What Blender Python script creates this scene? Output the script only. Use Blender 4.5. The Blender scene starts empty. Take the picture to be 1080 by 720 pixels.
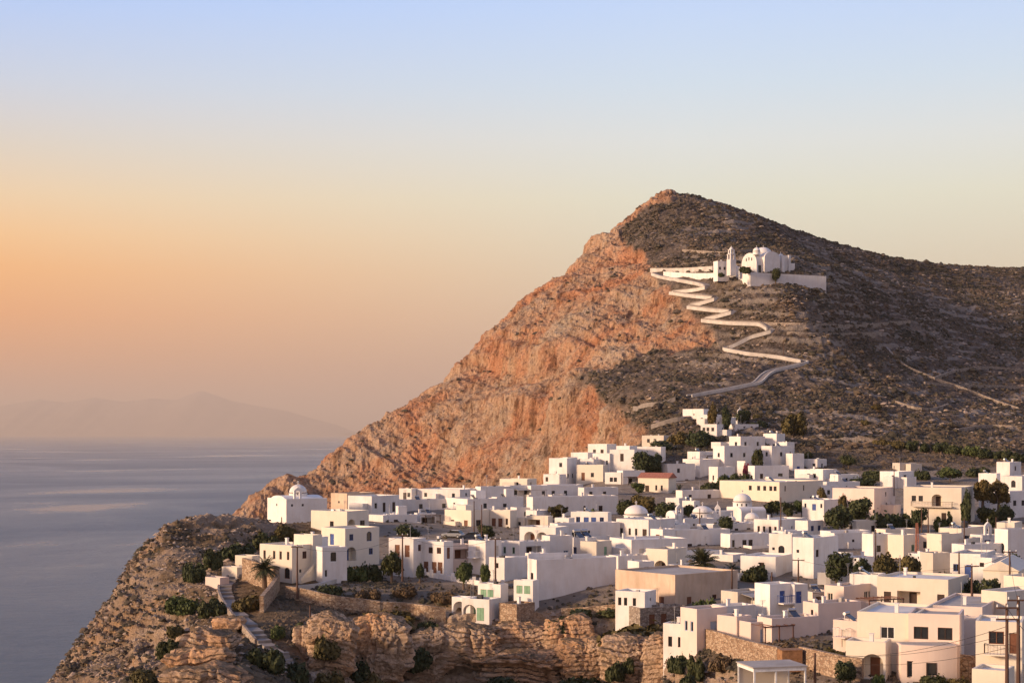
import bpy, bmesh, math, random
import numpy as np
from mathutils import Vector, Matrix
from mathutils.bvhtree import BVHTree
R = math.radians
F = 1713.0; CX = 540.0; HY = 455.0
scene = bpy.context.scene
COL = scene.collection
rng = np.random.default_rng(7)
random.seed(11)

# ------------------------------------------------------------ helpers
def lin(r, g, b):
    f = lambda c: (c/255/12.92 if c/255 <= .04045 else ((c/255+.055)/1.055)**2.4)
    return (f(r), f(g), f(b), 1)

def tag(o, label=None, cat=None, group=None, kind=None):
    if label: o['label'] = label
    if cat: o['category'] = cat
    if group: o['group'] = group
    if kind: o['kind'] = kind
    return o

def empty(name, loc=(0, 0, 0), rz=0):
    o = bpy.data.objects.new(name, None); COL.objects.link(o)
    o.location = loc; o.rotation_euler = (0, 0, rz); o.empty_display_size = .5
    return o

class MB:
    """collects shapes into one mesh object"""
    def __init__(s): s.v = []; s.f = []
    def poly(s, pts):
        n = len(s.v); s.v += [tuple(p) for p in pts]; s.f.append(tuple(range(n, n+len(pts))))
    def box(s, x0, y0, z0, x1, y1, z1):
        n = len(s.v)
        s.v += [(x0,y0,z0),(x1,y0,z0),(x1,y1,z0),(x0,y1,z0),(x0,y0,z1),(x1,y0,z1),(x1,y1,z1),(x0,y1,z1)]
        for q in ((0,3,2,1),(4,5,6,7),(0,1,5,4),(1,2,6,5),(2,3,7,6),(3,0,4,7)): s.f.append(tuple(n+i for i in q))
    def prism(s, pts, d):
        """closed polygon pts extruded by vector d"""
        n = len(s.v); m = len(pts); d = Vector(d)
        s.v += [tuple(p) for p in pts]; s.v += [tuple(Vector(p)+d) for p in pts]
        s.f.append(tuple(range(n, n+m))); s.f.append(tuple(range(n+2*m-1, n+m-1, -1)))
        for i in range(m):
            j = (i+1) % m; s.f.append((n+i, n+m+i, n+m+j, n+j))
    def tube(s, pts, rads, seg=6, cap=True):
        pts = [Vector(p) for p in pts]; rings = []
        if not hasattr(rads, '__len__'): rads = [rads]*len(pts)
        for i, p in enumerate(pts):
            d = (pts[min(i+1, len(pts)-1)]-pts[max(i-1, 0)]).normalized()
            a = d.orthogonal().normalized() if i == 0 else (a - d*a.dot(d)).normalized()
            b = d.cross(a); n = len(s.v)
            for k in range(seg):
                t = 2*math.pi*k/seg; s.v.append(tuple(p+(a*math.cos(t)+b*math.sin(t))*rads[i]))
            rings.append(n)
        for r0, r1 in zip(rings, rings[1:]):
            for k in range(seg): s.f.append((r0+k, r0+(k+1) % seg, r1+(k+1) % seg, r1+k))
        if cap:
            s.f.append(tuple(rings[0]+k for k in range(seg-1, -1, -1))); s.f.append(tuple(rings[-1]+k for k in range(seg)))
    def lathe(s, c, prof, seg=24, sx=1, sy=1):
        """prof: list of (r,z)"""
        rings = []
        for r, z in prof:
            n = len(s.v)
            if r < 1e-4: s.v.append((c[0], c[1], c[2]+z)); rings.append((n, 1))
            else:
                for k in range(seg):
                    t = 2*math.pi*k/seg; s.v.append((c[0]+sx*r*math.cos(t), c[1]+sy*r*math.sin(t), c[2]+z))
                rings.append((n, seg))
        for (a, na), (b, nb) in zip(rings, rings[1:]):
            for k in range(seg):
                k2 = (k+1) % seg
                if na == 1 and nb > 1: s.f.append((a, b+k2, b+k))
                elif nb == 1 and na > 1: s.f.append((a+k, a+k2, b))
                elif na > 1: s.f.append((a+k, a+k2, b+k2, b+k))
        if rings[0][1] > 1: s.f.append(tuple(rings[0][0]+k for k in range(seg-1, -1, -1)))
        if rings[-1][1] > 1: s.f.append(tuple(rings[-1][0]+k for k in range(seg)))
    def build(s, name, mat, parent=None, smooth=False, bevel=0):
        me = bpy.data.meshes.new(name); me.from_pydata(s.v, [], s.f); me.update()
        if mat is not None: me.materials.append(mat)
        if smooth: me.polygons.foreach_set('use_smooth', [True]*len(me.polygons))
        o = bpy.data.objects.new(name, me); COL.objects.link(o)
        if parent is not None: o.parent = parent
        if bevel:
            b = o.modifiers.new('bevel', 'BEVEL'); b.width = bevel; b.segments = 2; b.limit_method = 'ANGLE'
        return o

def dome_prof(r, h, n=8, z0=0):
    return [(r*math.cos(math.pi/2*i/n), z0+h*math.sin(math.pi/2*i/n)) for i in range(n)]+[(0, z0+h)]

# ------------------------------------------------------------ numpy noise
def _hash(ix, iy, iz, seed):
    u = np.uint32
    h = ix.astype(np.int32).view(u)*u(374761393) + iy.astype(np.int32).view(u)*u(668265263) + u((seed*1274126177) & 0xffffffff)
    if iz is not None: h = h + iz.astype(np.int32).view(u)*u(2147483629)
    h = (h ^ (h >> u(13)))*u(1274126177)
    h = (h ^ (h >> u(16)))*u(2246822519)
    return ((h ^ (h >> u(15))).astype(np.float32)/np.float32(4294967295.0))
def vn(x, y, z=None, seed=0):
    x = np.asarray(x, np.float32); y = np.asarray(y, np.float32)
    x0 = np.floor(x); y0 = np.floor(y); fx = x-x0; fy = y-y0
    fx = fx*fx*(3-2*fx); fy = fy*fy*(3-2*fy); r = 0
    if z is None:
        for a in (0, 1):
            for b in (0, 1): r = r+(fx if a else 1-fx)*(fy if b else 1-fy)*_hash(x0+a, y0+b, None, seed)
        return r*2-1
    z = np.asarray(z, np.float32); z0 = np.floor(z); fz = z-z0; fz = fz*fz*(3-2*fz)
    for a in (0, 1):
        for b in (0, 1):
            for c in (0, 1):
                r = r+(fx if a else 1-fx)*(fy if b else 1-fy)*(fz if c else 1-fz)*_hash(x0+a, y0+b, z0+c, seed)
    return r*2-1
def fbm(x, y, z=None, o=4, seed=0, ridge=False):
    r = 0; a = 1; t = 0
    for i in range(o):
        n = vn(x*2**i, y*2**i, None if z is None else z*2**i, seed+i*17)
        if ridge: n = 1-2*np.abs(n)
        r = r+n*a; t += a; a *= .5
    return r/t
def sstep(a, b, x):
    t = np.clip((x-a)/(b-a), 0, 1); return t*t*(3-2*t)

# ------------------------------------------------------------ materials
def nmat(name):
    m = bpy.data.materials.new(name); m.use_nodes = True
    nt = m.node_tree; nt.nodes.clear()
    out = nt.nodes.new('ShaderNodeOutputMaterial'); p = nt.nodes.new('ShaderNodeBsdfPrincipled')
    nt.links.new(p.outputs[0], out.inputs[0]); p.inputs['Roughness'].default_value = .85
    p.inputs['Specular IOR Level'].default_value = .25
    return m, nt, p
def N(nt, t, **k):
    n = nt.nodes.new(t)
    for a, b in k.items():
        if hasattr(n, a): setattr(n, a, b)
        else: n.inputs[a.replace('_', ' ')].default_value = b
    return n
def ramp(nt, fac, stops, interp='LINEAR'):
    r = nt.nodes.new('ShaderNodeValToRGB'); r.color_ramp.interpolation = interp
    e = r.color_ramp.elements
    while len(e) < len(stops): e.new(.5)
    for i, (p, c) in enumerate(stops): e[i].position = p; e[i].color = c if len(c) == 4 else (*c, 1)
    nt.links.new(fac, r.inputs[0]); return r.outputs[0]
def mix(nt, f, a, b, mode='MIX'):
    m = nt.nodes.new('ShaderNodeMix'); m.data_type = 'RGBA'; m.blend_type = mode
    for s, v in ((0, f), (6, a), (7, b)):
        if hasattr(v, 'default_value') or hasattr(v, 'is_linked'): nt.links.new(v, m.inputs[s])
        else: m.inputs[s].default_value = v if s == 0 else (v if len(v) == 4 else (*v, 1))
    return m.outputs[2]
def noise(nt, co, scale, detail=4, rough=.55, dist=0):
    n = nt.nodes.new('ShaderNodeTexNoise'); n.inputs['Scale'].default_value = scale; n.inputs['Detail'].default_value = detail
    n.inputs['Roughness'].default_value = rough; n.inputs['Distortion'].default_value = dist
    nt.links.new(co, n.inputs['Vector']); return n.outputs[0]
def scaled(nt, co, s):
    m = nt.nodes.new('ShaderNodeMapping'); m.inputs['Scale'].default_value = s; nt.links.new(co, m.inputs[0]); return m.outputs[0]
def geo_pos(nt): return nt.nodes.new('ShaderNodeNewGeometry').outputs['Position']
def bump(nt, p, h, strength=.5, dist=.1):
    b = nt.nodes.new('ShaderNodeBump'); b.inputs['Strength'].default_value = strength; b.inputs['Distance'].default_value = dist
    nt.links.new(h, b.inputs['Height']); nt.links.new(b.outputs[0], p.inputs['Normal'])

def plaster(name, c, var=.08, dirt=.25, warm=(.55, .42, .3)):
    m, nt, p = nmat(name); co = geo_pos(nt)
    n1 = noise(nt, co, .35, 3); n2 = noise(nt, scaled(nt, co, (1.2, 1.2, .25)), 1.0, 5, .65)
    oi = nt.nodes.new('ShaderNodeObjectInfo')
    base = ramp(nt, n1, [(.3, tuple(x*(1-var) for x in c)), (.7, tuple(min(1, x*(1+var*.4)) for x in c))])
    st = ramp(nt, n2, [(.46, (0, 0, 0)), (.72, (dirt, dirt, dirt))])
    col = mix(nt, st, base, tuple(a*b**.3 for a, b in zip(c, warm)))
    tint = ramp(nt, oi.outputs['Random'], [(0, (.87, .85, .84)), (.5, (1, .985, .97)), (1, (.98, .94, .90))])
    col = mix(nt, 1.0, col, tint, 'MULTIPLY')
    nt.links.new(col, p.inputs['Base Color']); bump(nt, p, noise(nt, co, 3, 4), .25, .04)
    return m
def simple(name, c, rough=.7, metal=0, n=.15, sc=2.0, spec=.3):
    m, nt, p = nmat(name); co = geo_pos(nt)
    col = ramp(nt, noise(nt, co, sc, 4), [(.3, tuple(x*(1-n) for x in c)), (.7, tuple(min(1, x*(1+n)) for x in c))])
    nt.links.new(col, p.inputs['Base Color']); p.inputs['Roughness'].default_value = rough; p.inputs['Metallic'].default_value = metal
    p.inputs['Specular IOR Level'].default_value = spec
    return m
def stonewall(name, c1, c2, c3, sc=2.2):
    m, nt, p = nmat(name); co = geo_pos(nt)
    w = scaled(nt, co, (1, 1, 1.7))
    v = nt.nodes.new('ShaderNodeTexVoronoi'); v.inputs['Scale'].default_value = sc; nt.links.new(w, v.inputs['Vector'])
    sep = nt.nodes.new('ShaderNodeSeparateColor'); nt.links.new(v.outputs['Color'], sep.inputs[0])
    col = ramp(nt, sep.outputs[0], [(.1, c1), (.5, c2), (.9, c3)])
    v2 = nt.nodes.new('ShaderNodeTexVoronoi'); v2.feature = 'DISTANCE_TO_EDGE'; v2.inputs['Scale'].default_value = sc; nt.links.new(w, v2.inputs['Vector'])
    e = ramp(nt, v2.outputs['Distance'], [(.0, (.35, .35, .35)), (.09, (1, 1, 1))])
    col = mix(nt, 1.0, col, e, 'MULTIPLY')
    col = mix(nt, .5, col, ramp(nt, noise(nt, co, .4, 3), [(.3, (.7, .7, .7)), (.7, (1, 1, 1))]), 'MULTIPLY')
    nt.links.new(col, p.inputs['Base Color']); bump(nt, p, e, .7, .08)
    return m
def leafmat(name, c1, c2, c3):
    m, nt, p = nmat(name); co = geo_pos(nt)
    oi = nt.nodes.new('ShaderNodeObjectInfo')
    col = ramp(nt, noise(nt, co, 1.3, 3), [(.32, c1), (.5, c2), (.7, c3)])
    tint = ramp(nt, oi.outputs['Random'], [(0, (.75, .8, .75)), (.5, (1, 1, 1)), (1, (1.0, .9, .75))])
    nt.links.new(mix(nt, 1.0, col, tint, 'MULTIPLY'), p.inputs['Base Color'])
    p.inputs['Roughness'].default_value = .7; p.inputs['Subsurface Weight'].default_value = 0
    return m

M = {}
M['white'] = plaster('white_plaster', (.80, .775, .745), .12, .6)
M['cream'] = plaster('cream_plaster', (.76, .69, .58))
M['pink'] = plaster('pale_pink_plaster', (.74, .62, .55))
M['ochre'] = plaster('bare_ochre_plaster', (.64, .50, .38), .2, .6, (.3, .2, .12))
M['grey'] = plaster('bare_grey_plaster', (.62, .57, .50), .15, .5)
M['roofw'] = plaster('white_roof_screed', (.74, .71, .67), .15, .5)
M['roofg'] = plaster('grey_roof_screed', (.42, .39, .36), .25, .6)
M['tile'] = simple('red_roof_tiles', (.33, .13, .085), .8, 0, .3, 3)
M['glass'] = simple('dark_window_glass', (.02, .022, .025), .15, 0, .1, 2, .5)
M['dark'] = simple('dark_brown_paint', (.045, .025, .018))
M['brown'] = simple('brown_wood', (.16, .065, .035))
M['blue'] = simple('blue_painted_wood', (.045, .085, .26))
M['lblue'] = simple('pale_blue_paint', (.30, .38, .52))
M['green'] = simple('pale_green_shutter', (.20, .34, .22))
M['wframe'] = simple('white_painted_frame', (.72, .71, .68))
M['rust'] = simple('rusty_brown_steel', (.12, .05, .03))
M['pole'] = simple('weathered_brown_pole', (.10, .055, .04), .85)
M['wire'] = simple('dark_cable', (.03, .025, .025))
M['metal'] = simple('galvanised_metal', (.42, .42, .43), .4, .7)
M['stone'] = stonewall('tan_dry_stone', (.30, .19, .12), (.42, .29, .19), (.50, .37, .26))
M['gstone'] = stonewall('grey_tan_stone', (.26, .20, .16), (.36, .29, .23), (.44, .37, .31))
M['pave'] = simple('path_paving', (.24, .205, .18), .9, 0, .2, 1)
M['bark'] = simple('tree_bark', (.13, .09, .065), .9)
M['leaf_dark'] = leafmat('dark_green_leaves', (.024, .032, .012), (.045, .055, .020), (.080, .084, .030))
M['leaf_olive'] = leafmat('olive_brown_leaves', (.060, .050, .016), (.105, .082, .028), (.16, .12, .04))
M['leaf_fresh'] = leafmat('mid_green_leaves', (.035, .052, .014), (.066, .084, .024), (.11, .125, .04))
M['leaf_dry'] = leafmat('dry_brown_scrub', (.085, .055, .028), (.13, .085, .045), (.18, .125, .065))
M['palm'] = leafmat('palm_fronds', (.03, .035, .014), (.05, .055, .022), (.085, .08, .035))
M['flower'] = simple('dark_pink_bougainvillea', (.22, .035, .06), .7, 0, .4)
M['wood'] = simple('orange_brown_boards', (.28, .145, .07), .8, 0, .3, 3)
M['dpanel'] = simple('solar_panel_glass', (.03, .035, .05), .2, 0, .1, 2, .6)
M['black'] = simple('black_plastic', (.03, .03, .032), .5)
M['terracotta'] = simple('terracotta', (.34, .14, .08))
M['wash'] = plaster('whitewashed_stone', (.60, .56, .51), .25, .5)

def rockmat(name):
    m, nt, p = nmat(name); co = geo_pos(nt)
    c_ = ramp(nt, noise(nt, scaled(nt, co, (.16, .16, 1.1)), 1, 7, .65, .5), [(.30, (.19, .12, .075)), (.40, (.50, .345, .23)), (.56, (.62, .44, .30)), (.72, (.62, .50, .39))])
    o_ = ramp(nt, noise(nt, co, .11, 4, .6), [(.46, (0, 0, 0)), (.58, (.85, .85, .85))])
    c_ = mix(nt, o_, c_, mix(nt, .6, c_, (.68, .35, .155)))
    c_ = mix(nt, .8, c_, ramp(nt, noise(nt, co, 1.6, 6, .78), [(.36, (.36, .31, .28)), (.48, (1, 1, 1))]), 'MULTIPLY')
    # dry grass and soil lie on the ledges and tops
    sx_ = nt.nodes.new('ShaderNodeSeparateXYZ'); g_ = nt.nodes.new('ShaderNodeNewGeometry'); nt.links.new(g_.outputs['True Normal'], sx_.inputs[0])
    ad = N(nt, 'ShaderNodeMath', operation='ADD'); nt.links.new(sx_.outputs[2], ad.inputs[0]); nt.links.new(noise(nt, co, .45, 5, .7), ad.inputs[1])
    tp = ramp(nt, ad.outputs[0], [(1.12/2+.0, (0, 0, 0)), (1.34/2, (.85, .85, .85))]); hf = N(nt, 'ShaderNodeMath', operation='MULTIPLY'); hf.inputs[1].default_value = .5; nt.links.new(ad.outputs[0], hf.inputs[0])
    tp = ramp(nt, hf.outputs[0], [(.58, (0, 0, 0)), (.68, (.9, .9, .9))])
    c_ = mix(nt, tp, c_, ramp(nt, noise(nt, co, 1.1, 5, .7), [(.35, (.06, .05, .024)), (.5, (.15, .10, .055)), (.65, (.26, .18, .11))]))
    nt.links.new(c_, p.inputs['Base Color']); p.inputs['Roughness'].default_value = .95; bump(nt, p, noise(nt, co, 2.2, 8, .75), 1.0, .5); return m
M['outcrop'] = rockmat('layered_tan_rock')
# ------------------------------------------------------------ terrain: surveyed points (image column, image row, distance)
def P(px, py, Y): return ((px-CX)/F*Y, Y, -(py-HY)/F*Y)
GY = [(760, 140), (720, 168), (705, 178), (655, 214), (633, 240), (600, 270), (575, 300), (550, 345), (532, 380), (510, 425), (500, 446), (480, 475), (455, 505), (440, 515)]
def gY(py):
    return float(np.interp(py, [a for a, b in GY[::-1]], [b for a, b in GY[::-1]]))
cp = []
for px, py, Y in [
 # skyline of the mountain and the ridge behind the church
 (700,203,800),(730,207,803),(760,215,810),(795,228,815),(830,241,820),(865,253,830),(900,263,840),(930,270,850),(960,276,860),(1010,282,880),(1080,284,900),(1200,288,930),(1400,300,960),(1700,320,1000),
 (720,235,770),(800,262,740),(900,290,760),(1000,305,790),(1100,310,810),(1300,330,830),
 (700,250,745),(760,270,690),(690,289,690),(720,290,680),(760,288,655),(790,292,640),(835,295,640),(872,297,645),(940,300,700),(820,272,670),(870,280,700),
 (700,300,665),(745,305,640),(830,315,612),(900,330,640),(1000,340,700),(1080,340,740),(1200,350,760),
 (720,330,640),(760,335,618),(830,345,596),(900,360,610),(1000,375,640),(1080,385,660),(1250,395,680),
 (750,362,606),(815,350,600),(765,366,602),(825,377,586),(851,382,578),(812,392,566),(760,411,545),(727,417,538),(700,395,590),(650,402,592),(690,425,540),
 (900,400,572),(1000,420,580),(1080,430,590),(1250,440,600),(700,440,515),(760,435,520),(850,440,512),(920,455,500),(1000,460,500),(1080,465,500),(1250,470,500),
 (860,480,462),(920,480,465),(1000,482,465),(1080,484,465),(1250,490,460),(760,455,500),(720,455,500),
 # left skyline of the cliff
 (680,217,798),(665,226,793),(655,232,790),(640,245,785),(610,268,778),(580,296,768),(560,312,762),(545,325,758),(520,347,752),(490,380,746),(465,400,742),(440,421,737),(410,436,730),(380,460,722),(350,483,715),(320,498,706),(300,506,700),(280,515,694),(262,531,690),(250,545,686),(240,562,680),(215,600,670),(170,680,660),
 # rim between cliff and scrub slope
 (660,255,768),(672,270,730),(692,292,688),(702,306,664),(716,322,650),(738,346,622),(750,364,607),(715,370,610),(690,377,612),(660,384,612),(640,388,611),(600,397,612),(614,409,590),(640,426,560),(664,445,532),(682,458,512),
 # cliff face
 (640,300,715),(675,330,668),(700,352,640),(610,330,690),(660,362,640),(620,370,655),(575,340,715),(570,390,668),(540,372,710),(530,430,668),(590,420,632),(560,460,634),(600,450,600),(630,450,572),(640,466,552),(664,466,522),(620,478,566),(600,490,575),(570,506,600),(530,512,625),(500,440,692),(500,480,668),(460,450,706),(460,490,680),(450,515,660),(420,470,706),(400,516,672),(370,500,695),(350,530,682),(320,545,678),(300,525,690),(280,550,676),
 # village plateau rim towards the bay and the bay below
 (700,520,405),
 # near bluff on the left
 (275,566,318),(240,558,312),(210,553,306),(180,554,300),(155,560,294),(163,572,288),(150,590,280),(140,606,272),(134,622,262),(134,644,254),(118,676,246),(88,704,240),(52,724,234),(14,764,228),(20,860,220),
 (200,575,290),(240,590,275),(170,600,268),(210,625,250),(160,640,250),(175,670,236),(145,690,240),(125,720,228),(140,720,220),(200,660,228),(60,780,215),
 (236,612,258),(245,640,238),(262,655,226),(272,668,214),(280,600,262),(300,620,250),(260,630,245),
 (215,668,196),(245,672,190),(200,692,176),(240,700,170),(215,720,158),(185,720,166),(250,740,150),(200,800,130),
 (150,760,200),(285,690,206),(285,720,186),(320,680,214),(320,710,200),(330,650,228),(360,665,224),(300,800,150),(360,720,206),
 # lip of the village terrace and the rock below
 (345,625,243),(400,640,240),(450,650,239),(480,655,239),(510,658,238),(545,660,236.5),(600,649,240),(640,649,236),(680,668,218),(720,690,203),(760,702,194),(800,716,182),
 (400,668,235),(400,712,230),(450,690,235.5),(450,722,232.5),(500,690,234),(500,722,231),(545,690,232.5),(545,722,229),(600,680,235),(600,722,229),(640,690,230.5),(640,722,226),
 (680,700,215),(680,724,212.5),(740,724,197),(780,735,183),
 (400,800,200),(500,800,196),(600,800,190),(700,800,180),(800,790,160),
 (860,718,170),(900,716,170),(960,718,170),(1020,716,172),(1080,716,172),(1200,716,172),(1400,716,172),(900,800,140),(1080,800,140),(1300,800,140),
 ]: cp.append(P(px, py, Y))
for px in (640, 720, 800, 900, 1000, 1100, 1250, 1450):
    for py in (532, 550, 575, 600, 633):
        cp.append(P(px, py, gY(py)))
for px in (700, 790, 900, 1000, 1100, 1250): cp.append(P(px, 505, gY(505)))
for px in (830, 920, 1010, 1100, 1250): cp.append(P(px, 670, gY(670)))
for px, pys in ((560, (532, 550, 575, 600, 625)), (480, (536, 550, 575, 600, 620)), (400, (548, 575, 600, 615)), (330, (558, 575, 600)), (290, (562, 580)), (620, (505, 520)), (640, (490, 505))):
    for py in pys: cp.append(P(px, py, gY(py)))
# world-space points: sea side, bay behind the village, behind the skylines
for x, y, z in [(-78,292,-48),(-84,285,-58),(-92,275,-75),(-105,260,-95),(-74,302,-40),(-72,312,-48),(-110,300,-110),(-66,330,-50),(-66,400,-40),(-40,430,-48),(-20,430,-40),(-3,432,-30),(-70,440,-120),(-20,470,-60),(-40,500,-120),(-100,400,-110),(-5,510,-90),(10,500,-34),(-80,380,-40),(-90,360,-60),(-140,360,-150),
                (-130,500,-190),(-60,560,-150),(-150,600,-170),(-10,555,-90),(-60,620,-95),(-110,640,-110),(18,535,-60),
                (-250,300,-190),(-250,450,-200),(-300,600,-200),(-190,290,-150),(-180,230,-140),(-160,180,-130),(-130,330,-120),(-170,700,-120),(-230,700,-190),(-400,300,-205),(-400,700,-205),(-400,100,-205),
                (-40,60,-45),(60,60,-45),(-150,100,-110),(200,80,-40),(400,100,-40),(0,110,-46),(-60,120,-52),(-90,150,-62),
                (-150,800,-120),(-60,840,-60),(20,880,0),(90,900,60),(200,980,60),(400,1080,40),(-200,900,-205),(0,1000,-160),(150,1200,-150),(400,1300,-150),(700,1200,-100),(-400,1100,-205),(800,900,60),(900,600,0),(800,300,-20),(600,1500,-205),(-200,1400,-205),(0,1700,-205),(1000,1700,-205),(1200,400,-20),(1300,1000,-60)]:
    cp.append((x, y, z))
cp = np.array(cp, float)
_c2 = 6.0**2
def _phi(ax, ay, bx, by): return np.sqrt((ax[:, None]-bx[None])**2+(ay[:, None]-by[None])**2+_c2)
_A = _phi(cp[:, 0], cp[:, 1], cp[:, 0], cp[:, 1]); n_ = len(cp)
_B = np.zeros((n_+1, n_+1)); _B[:n_, :n_] = _A - np.eye(n_)*1.2; _B[n_, :n_] = 1; _B[:n_, n_] = 1
_w = np.linalg.solve(_B, np.append(cp[:, 2], 0))
def H0(x, y):
    x = np.asarray(x, float).ravel(); y = np.asarray(y, float).ravel(); out = np.empty(len(x))
    for i in range(0, len(x), 40000):
        out[i:i+40000] = _phi(x[i:i+40000], y[i:i+40000], cp[:, 0], cp[:, 1]) @ _w[:n_] + _w[n_]
    return out

# grid
tt = np.concatenate([np.linspace(-.9, -.37, 30)[:-1], np.linspace(-.37, .37, 900), np.linspace(.37, 1.0, 36)[1:]])
yy = np.concatenate([np.arange(60, 140, 4.), np.arange(140, 196, .5), np.arange(196, 240, .13), np.arange(240, 345, .5), np.arange(345, 500, .9), np.arange(500, 560, .8), np.arange(560, 800, .6), np.arange(800, 810, .8), np.arange(810, 1000, 5.), np.arange(1000, 1700, 25.)])
TT, YY = np.meshgrid(tt, yy); XX = TT*YY; shp = XX.shape
ZZ = H0(XX, YY).reshape(shp)
def rows(lo_, hi_): return int(np.searchsorted(yy, lo_)), int(np.searchsorted(yy, hi_))
def strip(lo_, hi_, fn):
    a, b = rows(lo_, hi_); o = np.zeros(shp); o[a:b] = fn(XX[a:b], YY[a:b], ZZ[a:b]); return o
def pxy(x, y, z): return CX+F*x/y, HY-F*z/y
def inpoly(px, py, poly):
    c = np.zeros(px.shape, bool); n = len(poly)
    for i in range(n):
        x1, y1 = poly[i]; x2, y2 = poly[(i+1) % n]
        if y1 == y2: continue
        c ^= ((y1 > py) != (y2 > py)) & (px < (x2-x1)*(py-y1)/(y2-y1)+x1)
    return c
PX, PY = pxy(XX, YY, ZZ)
CLIFF = [(722,190),(712,212),(690,214),(672,228),(652,240),(658,255),(672,264),(684,282),(693,296),(706,305),(716,322),(728,334),(738,346),(752,358),(750,368),(735,366),(715,371),(690,374),(660,382),(640,389),(618,388),(600,397),(612,408),(632,420),(655,436),(684,460),(670,490),(600,540),(200,640),(-300,900),(-300,100),(600,100)]
jx = PX+strip(470, 900, lambda x, y, z: fbm(x/14, y/14, z/14, 4, 3))*16; jy = PY+strip(470, 900, lambda x, y, z: fbm(x/14, y/14, z/14, 4, 9))*10
cl = inpoly(jx, jy, CLIFF) & (YY > 470)
cl |= (YY > 470) & (PX < 590)
m_cliff = cl.astype(float)
k = np.ones(3)/3
for _ in range(2): m_cliff = (np.roll(m_cliff, 1, 0)+m_cliff+np.roll(m_cliff, -1, 0))/3; m_cliff = (np.roll(m_cliff, 1, 1)+m_cliff+np.roll(m_cliff, -1, 1))/3
# normals of the smooth surface
def normals(X, Y, Z):
    du = np.stack([np.gradient(a, axis=1) for a in (X, Y, Z)], -1); dv = np.stack([np.gradient(a, axis=0) for a in (X, Y, Z)], -1)
    n = np.cross(du, dv); return n/np.linalg.norm(n, axis=-1, keepdims=True)
NN = normals(XX, YY, ZZ)
# village mask (gentle, trodden ground)
vill = ((YY > 165) & (YY < 470)).astype(float)*sstep(.80, .95, NN[..., 2])
steep = sstep(.93, .80, NN[..., 2])
jn1 = strip(100, 540, lambda x, y, z: fbm(x/8, y/8, z/8, 3, 13))*14; jn2 = strip(100, 540, lambda x, y, z: fbm(x/8, y/8, z/8, 3, 19))*9
ROCKS = [(318,652),(350,648),(395,652),(470,655),(520,652),(580,645),(640,655),(690,668),(720,688),(770,712),(790,740),(380,740),(330,735),(322,690)]
BLUFF = [(-400,500),(300,540),(285,575),(262,605),(236,620),(225,650),(250,662),(262,690),(235,740),(200,900),(-400,900)]
rockp = (inpoly(PX+jn1, PY+jn2, ROCKS) & (YY < 250)).astype(float)
blufp = (inpoly(PX+jn1, PY+jn2, BLUFF) & (YY < 345)).astype(float)
def blur(a, n=3):
    for _ in range(n): a = (np.roll(a, 1, 0)+a+np.roll(a, -1, 0))/3; a = (np.roll(a, 1, 1)+a+np.roll(a, -1, 1))/3
    return a
rockp = blur(rockp); blufp = blur(blufp)
near = (YY < 345)*np.clip(rockp+blufp*.7+steep*.6, 0, 1)
# --- displacement
mount = m_cliff*(YY > 470)
# gullies run down-slope: warp space so that features stretch along the fall line
def crag(x, y, z):
    s1 = (x+y*.35)/22+fbm(x/60, y/60, z/60, 3, 5)*1.0
    g1 = fbm(s1, z/60+y/110, None, 4, 21, True)
    w1 = fbm(x/18, y/18, z/18, 2, 25)*5
    g2 = fbm((x+w1)/7, (y+w1)/9, (z+w1)/17, 5, 33, True)
    g3 = fbm(x/2.2, y/2.2, z/4.6, 3, 41, True)
    bed = fbm((x+z*1.6)/3.4, (y)/9, (z-x*.8)/26, 3, 45, True)
    return g1*4.6+g2*1.5+g3*1.0+bed*.8-3.1
mount = m_cliff*(YY > 470)
edge = np.clip(m_cliff*1.2-.1, 0, 1)
D = mount*edge*strip(470, 850, crag)
far = (YY > 470)*(1-m_cliff)
D += far*strip(470, 1100, lambda x, y, z: fbm(x/30, y/30, None, 4, 51)*1.6+fbm(x/5, y/5, None, 3, 55)*.9+np.maximum(0, fbm(x/2.2, y/2.2, None, 2, 58))*.9)
# near rock: beds, joints and blocks
def blocks(x, y, z):
    st_ = z+fbm(x/40, y/40, None, 2, 61)*2
    a = fbm(x/6.5, y/9, z/2.6, 4, 63, True)
    b = fbm(x/2.0, y/2.5, st_/.8, 3, 67, True)
    c = fbm(x/11, y/14, st_/.75, 3, 69)
    return a*1.3+b*.55+c*.9-.9
bump_n = strip(130, 345, blocks)
hol = strip(190, 250, lambda x, y, z: sstep(.18, .45, fbm(x/9, y/30, z/4, 3, 77)))
D += near*bump_n*(1+.5*rockp)-rockp*hol*2.2
D += vill*(1-near)*strip(150, 480, lambda x, y, z: fbm(x/6, y/6, None, 3, 71))*.25
# terraces on the big slope
tz = (ZZ+strip(470, 800, lambda x, y, z: fbm(x/70, y/70, None, 3, 81))*9)/4.2
fr = tz-np.floor(tz)
terr = far*(YY < 790)*sstep(690, 760, PX)
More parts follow.
